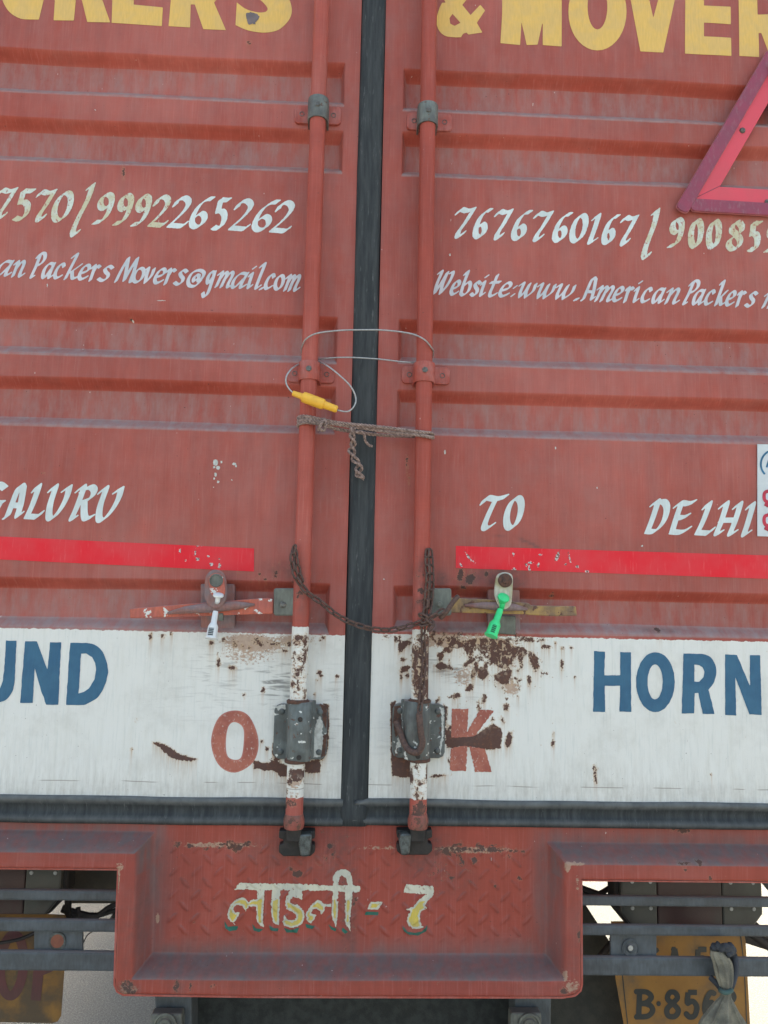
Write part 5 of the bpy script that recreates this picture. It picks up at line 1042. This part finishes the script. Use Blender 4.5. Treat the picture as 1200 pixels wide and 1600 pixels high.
# ================================================================== loose things on the doors
# wire seal
def wire_seal():
    t = thing('wire_seal', P(492, 628, -.06), 'yellow plastic security seal on a thin wire looped round both lock rods', 'seal')
    a, b = PV(457, 614, -.062), PV(527, 640, -.062); d = (b-a).normalized(); L_ = (b-a).length; px = MM*.96
    pr = [(0, 2.2), (.006, 4.2), (.20, 5.2), (.22, 5.6), (.23, 8.2), (.27, 8.8), (.66, 8.8), (.70, 8.0), (.71, 6.4), (.74, 6.2), (.975, 5.8), (1, 4.4)]
    MB().lathe(a, d, [(k*L_, r*px) for k, r in pr], 20).build('seal_body', 'wyellow', t, auto=45)
    r = .00135; yl, yr = -.032, -.032
    loop = [PV(471, 548, -.030), PV(472.5, 540, -.040), PV(478, 530, -.052), PV(495, 521, -.060), PV(530, 516.5, -.058), PV(565, 515.5, -.055), PV(600, 516, -.055), PV(640, 521, -.060), PV(662, 530, -.058), PV(674, 543, -.045), PV(677, 550, -.032), PV(674, 560, -.016), PV(655, 566, -.012), PV(648, 566.5, -.022), PV(625, 565, -.026), PV(590, 561, -.028), PV(545, 558.5, -.026), PV(515, 559.5, -.022), PV(500, 561.5, -.016), PV(485, 560, -.0125), PV(474, 555, -.016), PV(471, 548, -.030)]
    MB().tube(crom(loop, 10), r, 8).build('wire', 'wire', t, smooth=True)
    tail = [PV(485, 563, -.012), PV(500, 566, -.030), PV(512, 572, -.055), PV(530, 586, -.062), PV(548, 604, -.062), PV(556, 622, -.060), PV(553, 635, -.061), PV(543, 643, -.062), PV(527, 641, -.062)]
    MB().tube(crom(tail, 10), r, 8).build('wire', 'wire', t, smooth=True)
    tail = [PV(480, 565, -.012), PV(467, 569, -.035), PV(456, 576, -.055), PV(448, 587, -.062), PV(447, 598, -.062), PV(452, 608, -.062), PV(459, 614.5, -.062)]
    MB().tube(crom(tail, 10), r, 8).build('wire', 'wire', t, smooth=True)
wire_seal()
# rope
def rope():
    R = .0031; mb = MB()
    def wrap(y_px, side, ya=-.0495, tilt=0):
        cx = rodx(side, y_px)
        return [PV(cx-15.5, y_px+tilt, -.030), PV(cx-12, y_px, -.045), PV(cx, y_px-.5+tilt*.3, -.0515)]
    s1 = [PV(500, 655, -.016), PV(480, 660, -.012), PV(467, 655, -.028), PV(469, 651, -.044), PV(480, 651, -.053), PV(500, 655, -.052), PV(530, 661, -.044), PV(570, 665, -.040), PV(610, 669, -.042), PV(640, 673, -.050), PV(660, 675.5, -.054), PV(673, 677, -.044), PV(676, 680, -.028), PV(665, 683, -.013)]
    s2 = [PV(500, 660, -.016), PV(480, 664, -.012), PV(467, 660, -.028), PV(469, 656, -.045), PV(480, 656, -.054), PV(505, 660, -.052), PV(540, 665, -.040), PV(580, 671, -.036), PV(620, 676, -.042), PV(650, 679, -.052), PV(665, 681.5, -.054), PV(676, 684, -.040), PV(674, 683, -.020)]
    s3 = [PV(490, 668, -.014), PV(470, 668, -.016), PV(466, 664, -.030), PV(470, 661, -.046), PV(482, 660, -.054), PV(505, 664, -.050), PV(525, 670, -.036), PV(555, 675, -.026), PV(600, 680, -.022), PV(648, 682, -.016)]
    for s_ in (s1, s2, s3): rope_mb(mb, crom(s_, 8), R, fuzz=.08)
    t = thing('rope', P(560, 668, -.04), 'frayed brown rope tied tight across both lock rods, knotted end hanging over the black gasket', 'rope')
    mb.build('strands', 'rope', t, smooth=True)
    kn = MB()
    rope_mb(kn, crom([PV(497, 672, -.040), PV(502, 662, -.058), PV(506, 655, -.056), PV(509, 662, -.060), PV(506, 672, -.056), PV(500, 670, -.062), PV(503, 660, -.064), PV(511, 657, -.052)], 8), R*.9, fuzz=.1)
    kn.build('knot', 'rope', t, smooth=True)
    h = MB(); pts = []
    # tail: rope doubled back on itself in a rough braid
    c = crom([PV(551, 668, -.044), PV(550, 680, -.042), PV(552, 692, -.036), PV(549, 702, -.033), PV(553, 716, -.031), PV(561, 728, -.029), PV(559, 740, -.027), PV(567, 747, -.025)], 7)
    for ph in (0, math.pi):
        q = [p_+Vector((math.cos(ph+i*.42), math.sin(ph+i*.42), 0))*(.0034+.0015*(i > 20)) for i, p_ in enumerate(c)]
        rope_mb(h, q, R*.82, fuzz=.18)
    for k in range(6):
        z0 = PV(558+random.uniform(-4, 6), 736, -.026); h.tube(crom([z0, z0+Vector((.006*random.uniform(.2, 1), random.uniform(-.006, .004), -.006)), z0+Vector((random.uniform(.004, .016), random.uniform(-.006, .006), -random.uniform(.010, .018)))], 5), .0006, 5)
    rope_mb(h, crom([PV(556, 676, -.044), PV(564, 674, -.046), PV(569, 680, -.040), PV(571, 689, -.034), PV(577, 696, -.030), PV(582, 697, -.030)], 6), R*.72, fuzz=.15)
    h.build('hanging_tail', 'rope', t, smooth=True)
rope()

# chains
def link_mesh(L_, W_, r):
    pts = []; n = 7; hl = (L_-W_)/2; rr = W_/2-r
    for k in range(n+1): a = -math.pi/2+math.pi*k/n; pts.append((hl+rr*math.cos(a), rr*math.sin(a), 0))
    for k in range(n+1): a = math.pi/2+math.pi*k/n; pts.append((-hl+rr*math.cos(a), rr*math.sin(a), 0))
    me = MB().tube(pts, r, 8, closed=True).mesh(); me.polygons.foreach_set('use_smooth', [True]*len(me.polygons)); me.materials.append(M['chain']); return me
LK = link_mesh(.0185, .0112, .0019)
def chain(t, path, pitch=.0138, roll0=0.0, start=0):
    pts = crom(path, 14); acc = 0; nxt = 0; k = start; base = root_loc(t); pos = []
    for a, b in zip(pts, pts[1:]):
        s_ = (b-a).length
        while nxt <= acc+s_: pos.append(a.lerp(b, (nxt-acc)/s_)); nxt += pitch
        acc += s_
    for i in range(len(pos)-1):
        c = (pos[i]+pos[i+1])/2; d = (pos[i+1]-pos[i]).normalized(); o = bpy.data.objects.new('link', LK); COL.objects.link(o); o.parent = t
        up = Vector((0, -1, 0)); up = (up-d*up.dot(d)).normalized(); s_ = up.cross(d); ang = math.radians(38 if k % 2 else -48)+roll0; u2 = up*math.cos(ang)+s_*math.sin(ang); v2 = u2.cross(d)
        m = Matrix(((d.x, v2.x, u2.x, c.x-base.x), (d.y, v2.y, u2.y, c.y-base.y), (d.z, v2.z, u2.z, c.z-base.z), (0, 0, 0, 1))); o.matrix_local = m; k += 1
t1 = thing('chain', P(560, 975, -.045), 'rusty brown chain sagging across the black gasket between the two lock rods', 'chain')
chain(t1, [PV(461, 852, -.054), PV(457, 868, -.056), PV(458, 888, -.056), PV(466, 908, -.056), PV(482, 928, -.052), PV(503, 942, -.048), PV(520, 957, -.044), PV(542, 970, -.042), PV(566, 979, -.042), PV(590, 984, -.042), PV(615, 984, -.044), PV(640, 978, -.052), PV(662, 970, -.060), PV(682, 960, -.060), PV(697, 950, -.058)])
chain(t1, [PV(460, 858, -.050), PV(463, 876, -.054), PV(467, 896, -.054), PV(474, 912, -.052)], start=1)
MB().tube(crom([PV(688, 966, -.054), PV(698, 955, -.060), PV(707, 942, -.060), PV(716, 931, -.056)], 6), [.0042]*18+[.0036], 10).build('end_bar', 'chain', t1, smooth=True)
t2 = thing('chain', P(665, 1000, -.05), 'rusty chain hanging down the right lock rod to an open hook', 'chain')
chain(t2, [PV(668, 858, -.048), PV(667, 878, -.054), PV(669, 900, -.056), PV(667, 925, -.056), PV(665, 950, -.056), PV(662, 975, -.054), PV(661, 1000, -.052), PV(663, 1030, -.052), PV(661, 1060, -.052), PV(658, 1090, -.054), PV(656, 1112, -.058), PV(655, 1130, -.060)])
chain(t2, [PV(672, 858, -.040), PV(674, 880, -.046), PV(675, 905, -.048), PV(674, 930, -.050), PV(671, 950, -.052), PV(668, 968, -.060), PV(664, 980, -.060), PV(656, 972, -.060)], start=1)
chain(t2, [PV(655, 960, -.062), PV(668, 966, -.064), PV(677, 974, -.064), PV(672, 984, -.062), PV(660, 982, -.062)], start=0)
MB().tube(crom([PV(655, 1116, -.056), PV(656, 1128, -.060), PV(658, 1148, -.060), PV(660, 1162, -.060), PV(653, 1175, -.058), PV(640, 1173, -.054), PV(631, 1160, -.045), PV(625, 1142, -.036), PV(619, 1128, -.028)], 8), .0052, 10).build('hook', 'chain', t2, smooth=True)

# bolt seals
def bolt_seal(kind):
    if kind == 'w':
        t = thing('bolt_seal', P(335, 960, -.055), 'white plastic bolt seal with bar code hanging through the left door catch', 'seal', 'bolt seals in the door catches')
        MB().lathe(P(341, 925.5, -.052), (0, -.25, 1), [(0, .0042), (.0005, .0060)], 12); m = 'wwhite'
        hd = PV(341, 931, -.054); MB().lathe(hd+Vector((0, 0, -.002)), Vector((.12, -.35, 1)), [(-.008, .0036), (0, .0038), (.001, .0078), (.0028, .0088), (.005, .0080), (.0062, .005)], 18).build('pin_head', m, t, auto=40)
        MB().tube([PV(340, 934, -.052), PV(339, 942, -.046)], .0036, 12).build('pin', m, t, smooth=True)
        a, b = PV(337, 955, -.046), PV(330, 998, -.056)
    else:
        t = thing('bolt_seal', P(775, 965, -.055), 'bright green plastic bolt seal hanging through the right door catch', 'seal', 'bolt seals in the door catches'); m = 'wgreen'
        hd = PV(786, 936, -.052); MB().lathe(hd, Vector((.18, -.75, .75)), [(-.006, .0060), (0, .0085), (.002, .0098), (.0045, .0096), (.006, .0070)], 20).build('pin_head', m, t, auto=40)
        MB().tube([PV(786, 937, -.052), PV(784, 950, -.044)], .0045, 12).build('pin', m, t, smooth=True)
        a, b = PV(782, 952, -.046), PV(767, 994, -.058)
    d = (b-a).normalized(); L_ = (b-a).length; w_ = 1.0 if kind == 'w' else 1.15
    MB().lathe(a, d, [(0, .0040*w_), (.004, .0046*w_), (L_*.42, .0048*w_), (L_*.47, .0060*w_), (L_*.56, .0080*w_), (L_*.60, .0082*w_), (L_*.94, .0084*w_), (L_*.95, .0096*w_), (L_, .0096*w_), (L_+.0004, .006)], 22).build('seal_body', m, t, auto=40)
    # printed code: short ink bars wrapped on the front of the barrel
    u = Vector((0, -1, 0)); u = (u-d*u.dot(d)).normalized(); s_ = d.cross(u); mb = MB(); r = .00835*w_
    for k in range(9):
        p0 = a+d*(L_*(.64+.032*k)); wdt = .5 if kind == 'w' else .35; v = []
        for ang in (-wdt, -wdt/3, wdt/3, wdt):
            for o_ in (0, L_*.015*(1+k % 2)): v.append(p0+d*o_+(u*math.cos(ang+.15)+s_*math.sin(ang+.15))*(r+.0002))
        mb.add(v, [(2*i, 2*i+1, 2*i+3, 2*i+2) for i in range(3)])
    mb.build('printed_code', 'ink' if kind == 'w' else plain('dark_green_print', (.01, .12, .05, 1)), t)
bolt_seal('w'); bolt_seal('g')

# tied cloth
def cloth():
    t = thing('tied_cloth', P(1130, 1500, 0), 'grey canvas rag knotted round the lowest guard rail above the yellow licence plate', 'cloth')
    n = NT('grey_canvas'); x, y, z = n.sep(n.pos); c = n.mix(n.step(n.noise(45, 4), .35, .65), (.26, .24, .18, 1), (.13, .125, .10, 1)); c = n.mix(1.0, c, n.lin(n.noise(900, 2), .3, .7, .8, 1.15), 'MULTIPLY'); n.bump(n.noise(800, 2), .0004, .6); m = n.out(c, .9); m2 = plain('dark_canvas', (.055, .062, .075, 1), (.035, .038, .042, 1), .95)
    # pleated body: rings down the rag; centre, half widths, pleat depth
    rows = [(1118, 1484, 8, .006, .15), (1122, 1492, 13, .008, .3), (1128, 1505, 14.5, .009, .5), (1131, 1525, 13, .009, .6), (1133, 1542, 9, .008, .5), (1134, 1548, 7.5, .007, .3), (1133, 1556, 8, .0075, .3), (1131, 1566, 14, .010, .7), (1129, 1580, 22, .013, 1), (1128, 1600, 34, .016, 1), (1127, 1640, 46, .019, 1), (1126, 1690, 52, .020, 1)]
    pts = crom([Vector((a, b, 0)) for a, b, *_ in rows], 5); rr = crom([Vector((c_, d_*1000, e_)) for *_, c_, d_, e_ in rows], 5); seg = 72; v = []
    ph = [random.uniform(-.3, .3) for _ in range(8)]
    for p_, q in zip(pts, rr):
        for k in range(seg):
            a = 2*math.pi*k/seg; pl = 1+.30*q.z*math.sin(a*9+1.2*math.sin(a*2+ph[0]))+.08*q.z*math.sin(a*17+p_.y*.02)
            w3 = P(p_.x+q.x*math.cos(a)*(1+.12*q.z*math.sin(9*a)), p_.y, -.012); v.append((w3[0], -.014-q.y/1000*math.sin(a)*pl, w3[2]))
    nr = len(pts); fs = [(i*seg+k, i*seg+(k+1) % seg, (i+1)*seg+(k+1) % seg, (i+1)*seg+k) for i in range(nr-1) for k in range(seg)]; fs.append(tuple(range(seg)))
    MB().add(v, fs).build('rag', m, t, smooth=True)
    MB().tube(crom([PV(1126, 1548, -.024), PV(1134, 1551, -.026), PV(1142, 1548, -.022), PV(1141, 1545, -.006), PV(1127, 1545, -.006)], 5, True), .0035, 8, closed=True).build('binding', plain('green_twine', (.06, .12, .11, 1), (.05, .08, .075, 1), .9), t, smooth=True)
    kn = MB(); kn.tube(crom([PV(1118, 1490, .02), PV(1116, 1482, -.006), PV(1122, 1478, -.016), PV(1132, 1482, -.018), PV(1142, 1480, -.012), PV(1144, 1490, .0), PV(1143, 1500, .02)], 6), [.006+.0015*math.sin(i*1.7) for i in range(37)], 10)
    kn.tube(crom([PV(1124, 1484, -.016), PV(1134, 1478, -.02), PV(1143, 1486, -.016), PV(1136, 1492, -.02)], 6), .005, 10); kn.build('knot', m2, t, smooth=True)
    MB().tube(crom([PV(1110, 1527, .0), PV(1118, 1535, -.008), PV(1126, 1544, -.014)], 6), .0045, 8).build('fold', m2, t, smooth=True)
    MB().tube(crom([PV(1144, 1488, .004), PV(1149, 1500, -.004), PV(1148, 1522, -.002), PV(1141, 1544, -.012)], 6), .0055, 8).build('fold', m2, t, smooth=True)
cloth()

# ================================================================== ground
n = NT('asphalt_and_concrete'); a = n.noise(160, 5, .7); b = n.noise(2.2, 4)
c = n.mix(n.step(a, .42, .62), (.12, .125, .125, 1), (.24, .245, .24, 1)); c = n.mix(n.lin(b, .3, .7, 0, .35), c, (.22, .20, .17, 1)); x, y, z = n.sep(n.pos)
n.bump(a, .004, 1.0); M['ground'] = n.out(c, .9)
me = MB().add([(-400, -400, 0), (400, -400, 0), (400, 400, 0), (-400, 400, 0)], [(0, 1, 2, 3)]).mesh(); g = link('ground', me, 'ground', None, False); props(g, kind='structure')
